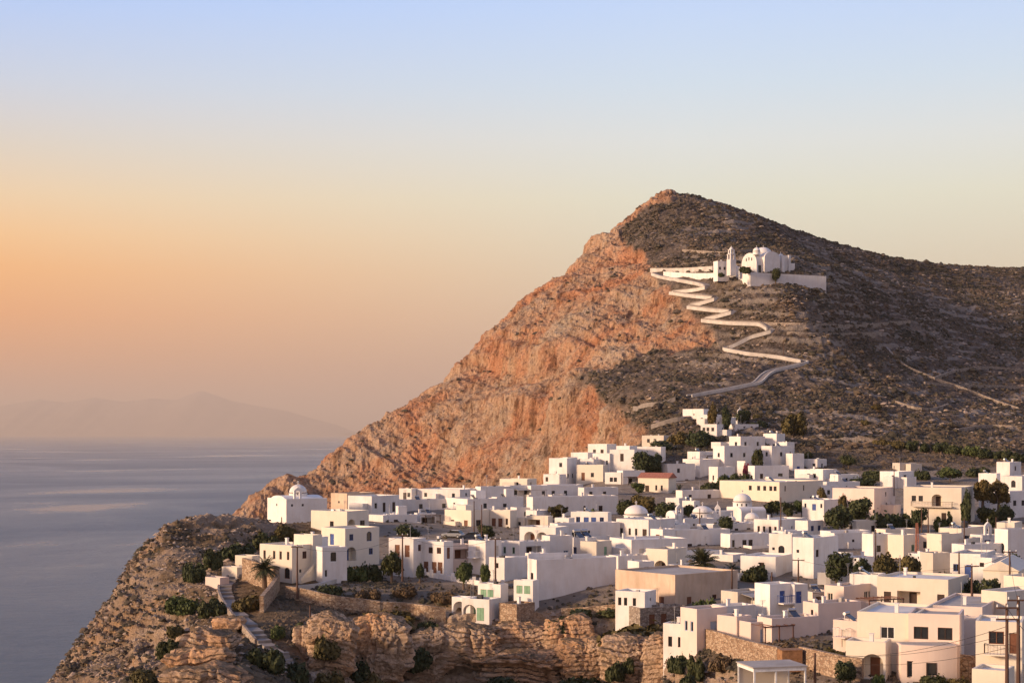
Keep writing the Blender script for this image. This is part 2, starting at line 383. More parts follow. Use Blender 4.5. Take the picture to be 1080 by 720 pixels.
# flatter strip where the church path runs
ZIG = [(690,289),(697,292),(742,300),(749,303),(736,306),(707,309),(730,312),(757,315),(742,320),(726,324),(750,327),(775,329),(758,334),(741,338),(770,341),(804,342),(815,349),(803,353),(790,356),(777,363),(764,368),(790,373),(825,377),(851,382),(838,386),(812,392),(804,398),(800,404),(780,408),(760,412),(727,418)]
def linedist(pts, mask):
    d = np.full(shp, 1e9); mx = PX[mask]; my = PY[mask]; b = np.full(mx.shape, 1e9)
    for (x1, y1), (x2, y2) in zip(pts, pts[1:]):
        L2 = (x2-x1)**2+(y2-y1)**2; t = np.clip(((mx-x1)*(x2-x1)+(my-y1)*(y2-y1))/L2, 0, 1)
        b = np.minimum(b, np.hypot(mx-x1-t*(x2-x1), (my-y1-t*(y2-y1))*1.6))
    d[mask] = b; return d
zd = linedist(ZIG, (YY > 480) & (YY < 720) & (PY > 270) & (PY < 440))
pathflat = sstep(5, 10, zd)
D *= pathflat; terr = terr*pathflat
# ledges: the near rock breaks into beds
wz = ZZ+strip(130, 345, lambda x, y, z: fbm(x/22, y/22, None, 3, 61)*2.4+fbm(x/4, y/4, None, 2, 64)*.5)
lq = 1.5; lf = wz/lq-np.floor(wz/lq)
ledge = near*np.clip(rockp*1.0+blufp*.35, 0, 1)*(np.floor(wz/lq)*lq+lq*sstep(.5, .95, lf)-wz)*.95
lq2 = .55; lf2 = wz/lq2-np.floor(wz/lq2)
ledge += near*rockp*(np.floor(wz/lq2)*lq2+lq2*sstep(.4, .95, lf2)-wz)*.5
ZT = ZZ + ledge + terr*1.5*(sstep(.0, .22, fr)-fr)*sstep(-.2, .3, strip(470, 800, lambda x, y, z: fbm(x/90, y/90, None, 3, 83))+.15)
dirn = NN.copy()
XD = XX+dirn[..., 0]*D; YD = YY+dirn[..., 1]*D; ZD = ZT+dirn[..., 2]*D
ZD = np.maximum(ZD, -206)
N2 = normals(XD, YD, ZD)
verts = np.stack([XD, YD, ZD], -1).reshape(-1, 3)
nr, nc = shp
idx = np.arange(nr*nc).reshape(nr, nc)
faces = np.stack([idx[:-1, :-1], idx[:-1, 1:], idx[1:, 1:], idx[1:, :-1]], -1).reshape(-1, 4)
keep = verts[faces][:, :, 2].max(1) > -205.5
faces = faces[keep]
def fast_mesh(name, verts, faces, mat, smooth=True):
    me = bpy.data.meshes.new(name)
    k = faces.shape[1]
    me.vertices.add(len(verts)); me.vertices.foreach_set('co', np.asarray(verts, np.float32).ravel())
    me.loops.add(faces.size); me.loops.foreach_set('vertex_index', faces.astype(np.int32).ravel())
    me.polygons.add(len(faces)); me.polygons.foreach_set('loop_start', np.arange(0, faces.size, k, dtype=np.int32))
    me.polygons.foreach_set('loop_total', np.full(len(faces), k, np.int32))
    me.polygons.foreach_set('use_smooth', np.full(len(faces), smooth))
    me.update(calc_edges=True); me.materials.append(mat)
    o = bpy.data.objects.new(name, me); COL.objects.link(o); return o

# ground material
gm, nt, p = nmat('ground_rock_and_scrub'); co = geo_pos(nt)
def attr(n):
    a = nt.nodes.new('ShaderNodeAttribute'); a.attribute_name = n; return a.outputs['Fac']
# mountain cliff rock
def ridged(co_, sc_, det=8, rough=.6):
    n_ = nt.nodes.new('ShaderNodeTexNoise'); n_.noise_type = 'RIDGED_MULTIFRACTAL'; n_.inputs['Scale'].default_value = sc_; n_.inputs['Detail'].default_value = det; n_.inputs['Roughness'].default_value = rough
    n_.inputs['Offset'].default_value = .9; n_.inputs['Gain'].default_value = 1.6; nt.links.new(co_, n_.inputs['Vector']); return n_.outputs[0]
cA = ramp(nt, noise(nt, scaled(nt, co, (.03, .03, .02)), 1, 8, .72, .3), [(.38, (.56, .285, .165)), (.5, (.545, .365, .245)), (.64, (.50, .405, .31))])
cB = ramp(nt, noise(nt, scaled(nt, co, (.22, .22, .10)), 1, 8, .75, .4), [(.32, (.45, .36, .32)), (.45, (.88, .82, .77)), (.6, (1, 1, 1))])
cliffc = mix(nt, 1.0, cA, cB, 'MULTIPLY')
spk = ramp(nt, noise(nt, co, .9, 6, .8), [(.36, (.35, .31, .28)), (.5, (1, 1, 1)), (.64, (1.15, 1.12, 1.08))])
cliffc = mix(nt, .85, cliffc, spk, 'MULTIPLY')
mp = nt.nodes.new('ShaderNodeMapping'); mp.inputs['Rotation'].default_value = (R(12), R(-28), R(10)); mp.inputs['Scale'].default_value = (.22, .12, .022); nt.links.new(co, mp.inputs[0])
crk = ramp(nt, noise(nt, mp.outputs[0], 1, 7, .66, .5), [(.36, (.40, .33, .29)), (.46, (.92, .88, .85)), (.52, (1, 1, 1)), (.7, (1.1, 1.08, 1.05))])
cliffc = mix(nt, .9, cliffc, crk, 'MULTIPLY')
# dark bushes specks on the cliff
sp2 = ramp(nt, noise(nt, co, .22, 5, .7), [(.62, (0, 0, 0)), (.68, (.75, .75, .75))])
cliffc = mix(nt, sp2, cliffc, (.07, .055, .03))
# scrub slope
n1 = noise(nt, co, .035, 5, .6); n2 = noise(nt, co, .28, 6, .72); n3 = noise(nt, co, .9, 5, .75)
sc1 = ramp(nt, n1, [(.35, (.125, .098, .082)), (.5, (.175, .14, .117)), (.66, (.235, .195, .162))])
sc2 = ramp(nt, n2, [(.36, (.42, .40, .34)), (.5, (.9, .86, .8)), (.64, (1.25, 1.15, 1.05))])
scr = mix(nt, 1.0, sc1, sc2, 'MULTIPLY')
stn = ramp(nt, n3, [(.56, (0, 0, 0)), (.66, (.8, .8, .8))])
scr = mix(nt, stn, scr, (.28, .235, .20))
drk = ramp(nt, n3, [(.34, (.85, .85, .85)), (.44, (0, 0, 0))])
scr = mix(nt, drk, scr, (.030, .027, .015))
# dry-stone terrace fronts
scr = mix(nt, attr('terrace'), scr, mix(nt, .6, scr, (.40, .34, .29)))
# near rock: tan limestone in beds
nz = noise(nt, scaled(nt, co, (.12, .12, .9)), 1, 7, .65, .5)
nrk = ramp(nt, nz, [(.30, (.26, .17, .11)), (.38, (.56, .40, .275)), (.55, (.66, .49, .35)), (.72, (.66, .54, .43))])
och = ramp(nt, noise(nt, co, .07, 4, .6), [(.48, (0, 0, 0)), (.60, (.8, .8, .8))])
nrk = mix(nt, och, nrk, mix(nt, .55, nrk, (.62, .34, .16)))
nrk = mix(nt, .8, nrk, ramp(nt, noise(nt, co, 1.3, 6, .75), [(.34, (.38, .33, .30)), (.48, (1, 1, 1))]), 'MULTIPLY')
# near soil with dry grass
soil = ramp(nt, noise(nt, co, .5, 7, .72), [(.3, (.065, .052, .026)), (.45, (.17, .115, .065)), (.6, (.28, .195, .12)), (.75, (.42, .32, .22))])
lane = ramp(nt, noise(nt, co, .3, 5, .6), [(.3, (.27, .22, .18)), (.7, (.44, .37, .31))])
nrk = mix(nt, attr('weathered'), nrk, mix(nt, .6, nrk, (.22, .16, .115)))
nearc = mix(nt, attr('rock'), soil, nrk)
nearc = mix(nt, attr('village'), nearc, lane)
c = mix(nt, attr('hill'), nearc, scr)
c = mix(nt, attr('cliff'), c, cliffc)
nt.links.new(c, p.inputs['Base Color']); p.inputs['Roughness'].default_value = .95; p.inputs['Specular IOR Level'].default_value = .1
hb = N(nt, 'ShaderNodeMath', operation='ADD'); nt.links.new(noise(nt, co, .8, 8, .75), hb.inputs[0]); nt.links.new(noise(nt, co, .16, 5, .7), hb.inputs[1])
bump(nt, p, hb.outputs[0], 1.0, 1.6)
ground = fast_mesh('ground', verts, faces, gm, False)
ground['kind'] = 'structure'
# shade the ground faceted where it is rock, that keeps the crags crisp
def setattr_(name, arr):
    a = ground.data.attributes.new(name, 'FLOAT', 'POINT'); a.data.foreach_set('value', np.clip(arr, 0, 1).astype(np.float32).ravel())
rjit = strip(130, 480, lambda x, y, z: fbm(x/5, y/5, z/3, 3, 91))
rock_att = sstep(.35, .62, near*(1.0)+rjit*.6-blufp*.28)
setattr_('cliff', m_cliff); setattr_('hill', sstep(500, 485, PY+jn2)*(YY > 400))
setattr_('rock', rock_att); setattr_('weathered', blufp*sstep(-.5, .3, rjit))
lowv = sstep(.86, .95, NN[..., 2])*(YY < 480)*sstep(325, 345, PX+jn1)
# scrub field below the street on the left part of the village
FIELD = [(330,618),(420,606),(540,632),(560,660),(520,700),(300,700),(270,650),(300,622)]
FIELD2 = [(590,640),(660,634),(780,640),(1000,640),(1000,760),(560,760)]
fieldm = blur(inpoly(PX+jn1*.6, PY+jn2*.6, FIELD) & (YY < 300))
fm2 = blur(inpoly(PX+jn1*.6, PY+jn2*.6, FIELD2) & (YY < 245))
hillside = sstep(505, 480, PY+jn2)*(YY > 380)
setattr_('village', lowv*(1-fieldm)*(1-fm2)*(1-hillside)*.85)
setattr_('terrace', terr*sstep(.0, .06, fr)*sstep(.30, .22, fr)*sstep(-.45, .0, strip(470, 800, lambda x, y, z: fbm(x/12, y/12, None, 2, 99))))

bpy.context.view_layer.update()
def drop(px, py):
    """ground point seen at an image position"""
    d = Vector(((px-CX)/F, 1, -(py-HY)/F)).normalized()
    ok, loc, n, i = ground.ray_cast(Vector((0, 0, 0)), d, distance=4000)
    return loc.copy() if ok else None
def gz(x, y, default=-30):
    ok, loc, n, i = ground.ray_cast(Vector((x, y, 400)), Vector((0, 0, -1)), distance=900)
    return loc.z if ok else default

# ------------------------------------------------------------ sea
SEA = -205.0
m, nt, p = nmat('sea_water'); co = geo_pos(nt)
s1 = noise(nt, scaled(nt, co, (.0006, .0007, 0)), 1, 6, .62, .8)
s2 = noise(nt, scaled(nt, co, (.004, .008, 0)), 1, 5, .6)
colr = ramp(nt, s1, [(.3, (.055, .09, .125)), (.58, (.09, .125, .165)), (.68, (.19, .205, .22))])
nt.links.new(colr, p.inputs['Base Color'])
rr = ramp(nt, s1, [(.42, (.42, .42, .42)), (.6, (.30, .30, .30)), (.66, (.16, .16, .16))])
nt.links.new(rr, p.inputs['Roughness']); p.inputs['IOR'].default_value = 1.33; p.inputs['Specular IOR Level'].default_value = .5
hb = N(nt, 'ShaderNodeMath', operation='ADD'); nt.links.new(noise(nt, scaled(nt, co, (.03, .05, 0)), 1, 8, .7), hb.inputs[0]); nt.links.new(s2, hb.inputs[1])
bump(nt, p, hb.outputs[0], 1.0, 9.0)
xs = np.array([-150000, -40000, -10000, -3000, -1000, 0, 1000, 3000, 10000, 40000, 150000.]); ys = np.array([-3000, 0, 300, 1000, 2000, 5000, 12000, 30000, 80000, 150000.])
gx, gy = np.meshgrid(xs, ys); vi = np.arange(gx.size).reshape(gx.shape)
sea = fast_mesh('sea', np.stack([gx, gy, gx*0+SEA], -1).reshape(-1, 3), np.stack([vi[:-1, :-1], vi[:-1, 1:], vi[1:, 1:], vi[1:, :-1]], -1).reshape(-1, 4), m)
sea['kind'] = 'structure'

# far islands
im = simple('far_island_rock', (.30, .24, .20), .95, 0, .2, .001)
prof = [(-220,455),(-150,436),(-60,430),(0,428),(40,421),(70,424),(100,419),(130,424),(160,420),(185,422),(205,414),(213,412),(225,416),(245,423),(275,429),(305,434),(330,441),(352,447),(372,455)]
YI = 80000.0
xs = np.linspace(-220, 372, 240); hs = (HY-np.interp(xs, [a for a, b in prof], [b for a, b in prof]))/F*YI + fbm(xs/14, xs*0, None, 4, 5)*40*((xs > -210) & (xs < 365))
vv = []; ff = []
for j, (dy, hk) in enumerate([(-8000, -.25), (-5000, .35), (-2600, .72), (0, 1.0), (4000, .6), (8000, -.3)]):
    w = fbm(xs/9+j*3.1, xs*0+j, None, 3, 7)*500*(0 < j < 5)*(j != 3)
    for i in range(240):
        X = (xs[i]-CX)/F*YI*(1+dy/YI*0); base = SEA-30
        vv.append((X, YI+dy+w[i], base+max(0, (hs[i]-base))*hk*(1+ .0) if hk > 0 else base-20))
for j in range(5):
    for i in range(239): a = j*240+i; ff.append((a, a+1, a+241, a+240))
isl = fast_mesh('hills', np.array(vv), np.array(ff), im); isl['kind'] = 'structure'

# haze over the sea
hz = MB(); hz.box(-160000, -3500, SEA-2, 160000, 160000, 2020); hm = bpy.data.materials.new('haze_air'); hm.use_nodes = True
hz_o = hz.build('haze', hm); hz_o['kind'] = 'stuff'
nt = hm.node_tree; nt.nodes.clear(); o_ = nt.nodes.new('ShaderNodeOutputMaterial'); pv = nt.nodes.new('ShaderNodeVolumePrincipled')
pv.inputs['Color'].default_value = (.86, .73, .61, 1); pv.inputs['Density'].default_value = HAZE = 3.1e-5; pv.inputs['Anisotropy'].default_value = 0
nt.links.new(pv.outputs[0], o_.inputs['Volume'])

# ------------------------------------------------------------ camera, sky, sun
cam = bpy.data.cameras.new('camera'); camo = bpy.data.objects.new('camera', cam); COL.objects.link(camo)
cam.sensor_width = 36; cam.lens = 36*F/1080; cam.shift_y = (HY-360)/1080; cam.clip_start = 1; cam.clip_end = 500000
camo.rotation_euler = (R(90), 0, 0); scene.camera = camo

sun_az, sun_el = R(-110), R(13.0)   # left of the view and a little behind the camera
sd = Vector((math.sin(sun_az)*math.cos(sun_el), math.cos(sun_az)*math.cos(sun_el), math.sin(sun_el)))
sl = bpy.data.lights.new('sun', 'SUN'); so = bpy.data.objects.new('sun', sl); COL.objects.link(so)
sl.energy = 4.7; sl.color = (1, .70, .45); sl.angle = R(9)
so.rotation_euler = sd.to_track_quat('Z', 'Y').to_euler()

w = bpy.data.worlds.new('World'); scene.world = w; w.use_nodes = True; nt = w.node_tree; nt.nodes.clear()
out = nt.nodes.new('ShaderNodeOutputWorld'); bg = nt.nodes.new('ShaderNodeBackground')
tc = nt.nodes.new('ShaderNodeTexCoord'); sx = nt.nodes.new('ShaderNodeSeparateXYZ'); nt.links.new(tc.outputs['Generated'], sx.inputs[0])
def mth(op, a, b=None, clamp=False):
    n = nt.nodes.new('ShaderNodeMath'); n.operation = op; n.use_clamp = clamp
    for i, v in enumerate((a, b)):
        if v is None: continue
        if isinstance(v, (int, float)): n.inputs[i].default_value = v
        else: nt.links.new(v, n.inputs[i])
    return n.outputs[0]
def ez(py): t = (HY-py)/F; return t/math.sqrt(1+t*t)
def skyramp(cols, top):
    st = [(0.0, cols[0][1])] if False else []
    for py, c in cols: st.append((math.sqrt(max(ez(py), 0)), lin(*c)))
    st.sort(key=lambda s: s[0]); st += [(math.sqrt(z), lin(*c)) for z, c in top]
    return st
zz_ = mth('POWER', mth('MAXIMUM', sx.outputs[2], 0.0), .5)
top = [(.42, (150, 175, 222)), (.7, (120, 145, 200)), (1.0, (105, 130, 190))]
left = ramp(nt, zz_, skyramp([(455, (190, 150, 142)), (425, (222, 158, 122)), (380, (246, 166, 104)), (335, (262, 178, 104)), (290, (268, 196, 120)), (255, (264, 212, 150)), (215, (252, 222, 180)), (165, (230, 222, 208)), (100, (206, 220, 238)), (0, (174, 210, 262))], top))
right = ramp(nt, zz_, skyramp([(455, (190, 165, 152)), (400, (205, 180, 158)), (330, (226, 212, 184)), (285, (230, 224, 198)), (210, (234, 238, 218)), (150, (228, 238, 238)), (90, (211, 233, 250)), (0, (192, 222, 262))], top))
hl = mth('SQRT', mth('ADD', mth('MULTIPLY', sx.outputs[0], sx.outputs[0]), mth('MULTIPLY', sx.outputs[1], sx.outputs[1])))
azx = mth('DIVIDE', sx.outputs[0], mth('MAXIMUM', hl, .001)); azy = mth('DIVIDE', sx.outputs[1], mth('MAXIMUM', hl, .001))
mr = nt.nodes.new('ShaderNodeMapRange'); mr.interpolation_type = 'LINEAR'; mr.inputs[1].default_value = -.30; mr.inputs[2].default_value = .10
nt.links.new(azx, mr.inputs[0])
fwd = mix(nt, mr.outputs[0], left, right)
# around the sun the glow is stronger, opposite it the sky is dusky
gl = mth('ADD', mth('MULTIPLY', azx, math.sin(sun_az)), mth('MULTIPLY', azy, math.cos(sun_az)))
g_ = nt.nodes.new('ShaderNodeMapRange'); g_.interpolation_type = 'SMOOTHSTEP'; g_.inputs[1].default_value = .3; g_.inputs[2].default_value = 1.0; nt.links.new(gl, g_.inputs[0])
lowz = nt.nodes.new('ShaderNodeMapRange'); lowz.inputs[1].default_value = .45; lowz.inputs[2].default_value = .02; nt.links.new(sx.outputs[2], lowz.inputs[0])
glow = mix(nt, mth('MULTIPLY', g_.outputs[0], lowz.outputs[0]), (0, 0, 0, 1), (1.5, .75, .33, 1))
back = ramp(nt, zz_, [(0, lin(172, 157, 162)), (.35, lin(203, 187, 192)), (.6, lin(186, 186, 202)), (1, lin(*top[-1][1]))])
b_ = nt.nodes.new('ShaderNodeMapRange'); b_.interpolation_type = 'SMOOTHSTEP'; b_.inputs[1].default_value = .25; b_.inputs[2].default_value = -.5; nt.links.new(azy, b_.inputs[0])
sky = mix(nt, b_.outputs[0], fwd, back)
sky = mix(nt, 1.0, sky, glow, 'ADD')
nt.links.new(sky, bg.inputs[0]); bg.inputs[1].default_value = .70; nt.links.new(bg.outputs[0], out.inputs[0])
scene.view_settings.view_transform = 'Standard'; scene.view_settings.look = 'None'; scene.view_settings.exposure = math.log2(1/.67); scene.view_settings.gamma = 1
# ------------------------------------------------------------ buildings
SIZES = {'w': (.9, 1.15, 1.0), 'W': (1.5, 1.3, .9), 'n': (.55, 1.3, .9), 'd': (1.0, 2.1, 0), 's': (1.1, 2.0, .1), 'a': (2.2, 2.5, 0), 'A': (1.15, 1.75, .7), 'p': (3.2, 2.3, 0), 't': (.5, .5, 1.6), 'g': (1.25, 1.9, .3)}
def panel(mb, opn, O, U, nrm, Wd, z0, z1, holes):
    """wall face with real recesses. holes: (u0,u1,za,zb,depth,arch)"""
    O = Vector(O); U = Vector(U); nrm = Vector(nrm)
    pt = lambda u, z, d=0: O+U*u+Vector((0, 0, z))-nrm*d
    us = sorted({0, Wd} | {h[0] for h in holes} | {h[1] for h in holes}); zs = sorted({z0, z1} | {h[2] for h in holes} | {h[3] for h in holes})
    for a, b in zip(us, us[1:]):
        for c, d in zip(zs, zs[1:]):
            if b-a < 1e-4 or d-c < 1e-4: continue
            mu, mz = (a+b)/2, (c+d)/2
            if any(h[0] < mu < h[1] and h[2] < mz < h[3] for h in holes): continue
            mb.poly([pt(a, c), pt(b, c), pt(b, d), pt(a, d)])
    for h in holes:
        u0, u1, za, zb, dp, arch = h
        mb.poly([pt(u0, za), pt(u0, zb), pt(u0, zb, dp), pt(u0, za, dp)]); mb.poly([pt(u1, zb), pt(u1, za), pt(u1, za, dp), pt(u1, zb, dp)])
        mb.poly([pt(u0, za), pt(u0, za, dp), pt(u1, za, dp), pt(u1, za)]); mb.poly([pt(u0, zb, dp), pt(u0, zb), pt(u1, zb), pt(u1, zb, dp)])
        if dp > .5: mb.poly([pt(u0, za, dp), pt(u1, za, dp), pt(u1, zb, dp), pt(u0, zb, dp)])
        if arch:
            r = (u1-u0)/2; cu = (u0+u1)/2; cz = zb-r*.9; n = 7
            for s in (-1, 1):
                arc = [pt(cu+s*r*math.cos(math.pi/2*i/n), cz+r*.9*math.sin(math.pi/2*i/n), .003) for i in range(n+1)]
                fan = [pt(cu+s*r, zb, .003)]+arc
                mb.poly(fan if s < 0 else fan[::-1])
                for q, w in zip(arc, arc[1:]): mb.poly([q, w, w-nrm*min(dp, .5), q-nrm*min(dp, .5)])

def parse(spec, Wd, H, seed):
    r = random.Random(seed); out = []
    two = '^' in spec; sh = (H-.45)/2 if two else H-.45
    for tok in spec.split():
        ty = tok[0]; up = tok.endswith('^'); pc = float(tok[1:].rstrip('^'))/100
        w, h, z = SIZES[ty]; k = min(1, sh/2.75); w *= min(1, .5+k/2); h *= k; z *= k
        if z == 0 and not up: z = .06
        zb = z+(sh if up else 0)
        u = pc*Wd; u0, u1 = u-w/2, u+w/2
        if u0 < .25: u0, u1 = .25, .25+w
        if u1 > Wd-.25: u0, u1 = Wd-.25-w, Wd-.25
        if u0 < .1: continue
        if zb+h > H-.3: h = H-.3-zb
        if h < .3: continue
        if any(u0 < o[1]+.12 and u1 > o[0]-.12 and zb < o[3]+.05 and zb+h > o[2]-.05 for o in out): continue
        out.append((u0, u1, zb, zb+h, ty))
    return out

def auto(Wd, H, r):
    n = max(0, int(Wd/3.2+r.random()*.9)); two = H > 5.0; s = []
    for i in range(n):
        x = int(100*(i+.5+(r.random()-.5)*.5)/n)
        t = r.choice('wwwnds'); 
        if r.random() < .8: s.append(f'{t}{x}')
        if two and r.random() < .75: s.append(f"{r.choice('wwnd')}{x}^")
    return ' '.join(s)

def opening(parent, O, U, nrm, h, colour, Yd):
    """fills one opening: window > frame, or door > handle"""
    u0, u1, za, zb, ty = h; O = Vector(O); U = Vector(U); nrm = Vector(nrm)
    pt = lambda u, z, d: O+U*u+Vector((0, 0, z))-nrm*d
    def slab(mb, a, b, c, d, dn, df):   # u a..b, z c..d, from depth dn (out) to df (in)
        mb.prism([pt(a, c, df), pt(b, c, df), pt(b, d, df), pt(a, d, df)], nrm*(df-dn))
    if ty in 'wWntA':
        mb = MB(); slab(mb, u0-.02, u1+.02, za-.02, zb+.02, .13, .2); o = mb.build('window', M['glass'], parent)
        if Yd < 330 and ty != 't':
            f = MB(); t = .09; slab(f, u0, u1, za, za+t, .06, .125); slab(f, u0, u1, zb-t, zb, .06, .125); slab(f, u0, u0+t, za+t, zb-t, .06, .125); slab(f, u1-t, u1, za+t, zb-t, .06, .125)
            if ty in 'wW': c = (u0+u1)/2; slab(f, c-.04, c+.04, za+t, zb-t, .06, .125)
            f.build('frame', M[colour], o)
    elif ty == 'g':
        mb = MB(); slab(mb, u0-.02, u1+.02, za-.02, zb+.02, .13, .2); o = mb.build('window', M['glass'], parent)
        c = (u0+u1)/2
        for a, b in ((u0+.02, c-.02), (c+.02, u1-.02)):
            f = MB(); slab(f, a, b, za+.02, zb-.02, -.03, .05); 
            for q in range(4): zq = za+.15+(zb-za-.3)*q/3; slab(f, a+.05, b-.05, zq-.03, zq+.03, -.045, -.032)
            f.build('shutter', M[colour], o)
    elif ty in 'ds':
        mb = MB(); slab(mb, u0-.02, u1+.02, za-.02, zb+.02, .09, .16); o = mb.build('door', M[colour], parent)
        if Yd < 330:
            f = MB(); slab(f, u1-.2, u1-.12, za+.9, za+1.05, .04, .088); f.build('handle', M['metal'], o)
    elif ty in 'ap':
        c = (u0+u1)/2; d = 1.4 if ty == 'a' else 1.9
        mb = MB(); slab(mb, c-.5, c+.5, za+.02, za+min(2.0, zb-za-.3), d-.06, d-.003); mb.build('door', M[colour], parent)

HOUSES = []
def house(label, xl, xc, xr, yt, yb, a=30, mat='white', L=None, R_=None, oc='dark', Y=None, wl=None, wr=None, roof='flat', cat='house', name='house', group='white cube houses of the village', ex='', dep=0):
    seed = int(xc*7+yt*13); r = random.Random(seed)
    if a < 25: a = 25
    al = R(a)
    if Y == 'drop': g = drop(xc, yb); Y = g.y-1.5
    if Y is None:
        g = drop(xc, yb); Y = g.y if g is not None and 120 < g.y < 520 else gY(yb)
        Y = max(min(Y, gY(yb)*1.06), gY(yb)*.94)
    Y += dep
    Xc = (xc-CX)/F*Y; Zb = -(yb-HY)/F*Y; H = (yb-yt)/F*Y
    tl, tr = (xl-CX)/F, (xr-CX)/F; ca, sa = math.cos(al), math.sin(al)
    if wr is None:
        d = ca-tr*sa; wr = (tr*Y-Xc)/d if (xr > xc and d > .08) else 6.
    if wl is None:
        d = -sa-tl*ca; wl = (tl*Y-Xc)/d if (xl < xc and d < -.03) else 6.
    wr = max(2.0, min(wr, 24)); wl = max(3.2, min(wl, 20))
    e = empty(name, (Xc, Y, Zb), al); tag(e, label, cat, group)
    LS = auto(wl, H, r) if L is None else L; RS = auto(wr, H, r) if R_ is None else R_
    if 'plain' in ex and Y > 250 and cat == 'house':
        pool = ['w', 'n', 't', 'w', 'd']
        if len(LS.split()) < 2 and wl > 4 and r.random() < .6: LS += ' %s%d%s' % (r.choice(pool), r.randint(15, 85), '^' if H > 5.5 else '')
        if len(RS.split()) < 2 and wr > 5 and r.random() < .75:
            for q in range(1+int(wr > 9)): RS += ' %s%d%s' % (r.choice(pool), r.randint(8, 92), '^' if H > 5.5 and r.random() < .5 else '')
    mb = MB(); t = .24; rz = H-(.32 if roof == 'flat' else 0); zlow = -3.5
    fac = [((0, 0, 0), (1, 0, 0), (0, -1, 0), wr, RS, seed), ((0, wl, 0), (0, -1, 0), (-1, 0, 0), wl, LS, seed+1)]
    fills = []
    for O, U, nn, Wd, sp, sd_ in fac:
        hs = parse(sp, Wd, H, sd_)
        panel(mb, None, O, U, nn, Wd, zlow, H, [(h[0], h[1], h[2], h[3], {'a': 1.4, 'p': 1.9}.get(h[4], .2), h[4] in 'aA') for h in hs])
        fills += [(O, U, nn, h) for h in hs]
    mb.poly([(wr, 0, zlow), (wr, wl, zlow), (wr, wl, H), (wr, 0, H)]); mb.poly([(wr, wl, zlow), (0, wl, zlow), (0, wl, H), (wr, wl, H)])
    if roof == 'flat':
        o_, i_ = [(0, 0), (wr, 0), (wr, wl), (0, wl)], [(t, t), (wr-t, t), (wr-t, wl-t), (t, wl-t)]
        for k in range(4):
            j = (k+1) % 4
            mb.poly([(*o_[k], H), (*o_[j], H), (*i_[j], H), (*i_[k], H)])
            mb.poly([(*i_[k], H), (*i_[j], H), (*i_[j], rz-.05), (*i_[k], rz-.05)])
    w_o = mb.build('wall', M[mat], e)
    for O, U, nn, h in fills: opening(e, O, U, nn, h, oc if not (h[4] in 'wWntA' and oc in ('blue',) and seed % 3) else oc, Y)
    if roof == 'flat':
        rm = MB(); rm.box(t+.003, t+.003, rz-.2, wr-t-.003, wl-t-.003, rz); rm.build('roof', M['roofw' if (seed % 5 and mat in ('white', 'cream')) else 'roofg'], e)
    elif roof == 'gable':      # ridge runs along the long right-hand side
        rm = MB(); hh = min(wl, wr)*.28; o = .25
        if 'alongL' in ex:
            pr = [(-o, -o, H), (wr+o, -o, H), (wr/2, -o, H+hh)]; rm.prism(pr, (0, wl+2*o, 0)); 
            g = MB(); g.prism([(0.01, .01, H-.01), (wr-.01, .01, H-.01), (wr/2, .01, H+hh*.9)], (0, .1, 0))
        else:
            pr = [(-o, -o, H), (-o, wl+o, H), (-o, wl/2, H+hh)]; rm.prism(pr, (wr+2*o, 0, 0))
        rm.build('roof', M['tile' if 'tiled' in ex else mat], e)
    elif roof == 'vault':
        rm = MB()
        if 'alongL' in ex: pr = [(wr/2-wr/2*math.cos(math.pi*i/14), 0, H-.01+wr*.33*math.sin(math.pi*i/14)) for i in range(15)]; rm.prism(pr, (0, wl, 0))
        else: pr = [(0, wl/2-wl/2*math.cos(math.pi*i/14), H-.01+wl*.33*math.sin(math.pi*i/14)) for i in range(15)]; rm.prism(pr, (wr, 0, 0))
        rm.build('roof', M[mat], e)
    # yard walls and lean-tos in front of the house
    if cat == 'house' and 'plain' in ex or roof == 'flat' and cat == 'house':
        if r.random() < .55 and wr > 5 and H < 6.5:
            x0 = wr*r.uniform(0, .45); x1 = min(wr, x0+r.uniform(3, 6)); d_ = r.uniform(1.8, 3.2); h_ = r.uniform(.9, 1.6); c = MB()
            c.box(x0, -d_, -2, x1, -d_+.2, h_); c.box(x0, -d_+.201, -2, x0+.2, -.003, h_-.002); c.box(x1-.2, -d_+.201, -2, x1, -.003, h_-.002); c.build('yard_wall', M[mat], e)
        if r.random() < .45 and wl > 5:
            y0 = wl*r.uniform(.1, .5); y1 = min(wl, y0+r.uniform(2.2, 4)); d_ = r.uniform(1.2, 2.4); h_ = min(H*.6, r.uniform(1.5, 2.5)); c = MB()
            c.box(-d_, y0, -2.5, -.003, y1, h_); c.build('lean_to', M[mat], e)
    # clutter that belongs to the roof
    if roof == 'flat' and cat == 'house':
        if r.random() < .3 or 'chimney' in ex:
            x, y = wr*r.uniform(.15, .85), wl*r.uniform(.3, .85); c = MB(); c.box(x, y, rz-.1, x+.42, y+.4, rz+.95); c.box(x-.05, y-.05, rz+.951, x+.47, y+.45, rz+1.05); c.build('chimney', M['white'], e)
        if r.random() < .3 and wr > 5 and 'plain' not in ex:
            x, y = wr*r.uniform(.3, .6), wl*r.uniform(.35, .5); w2 = r.uniform(1.8, 3); c = MB(); c.box(x, y, rz-.1, min(x+w2, wr-.4), min(y+w2, wl-.4), rz+r.uniform(1.2, 2.1)); c.build('stair_head', M[mat], e)
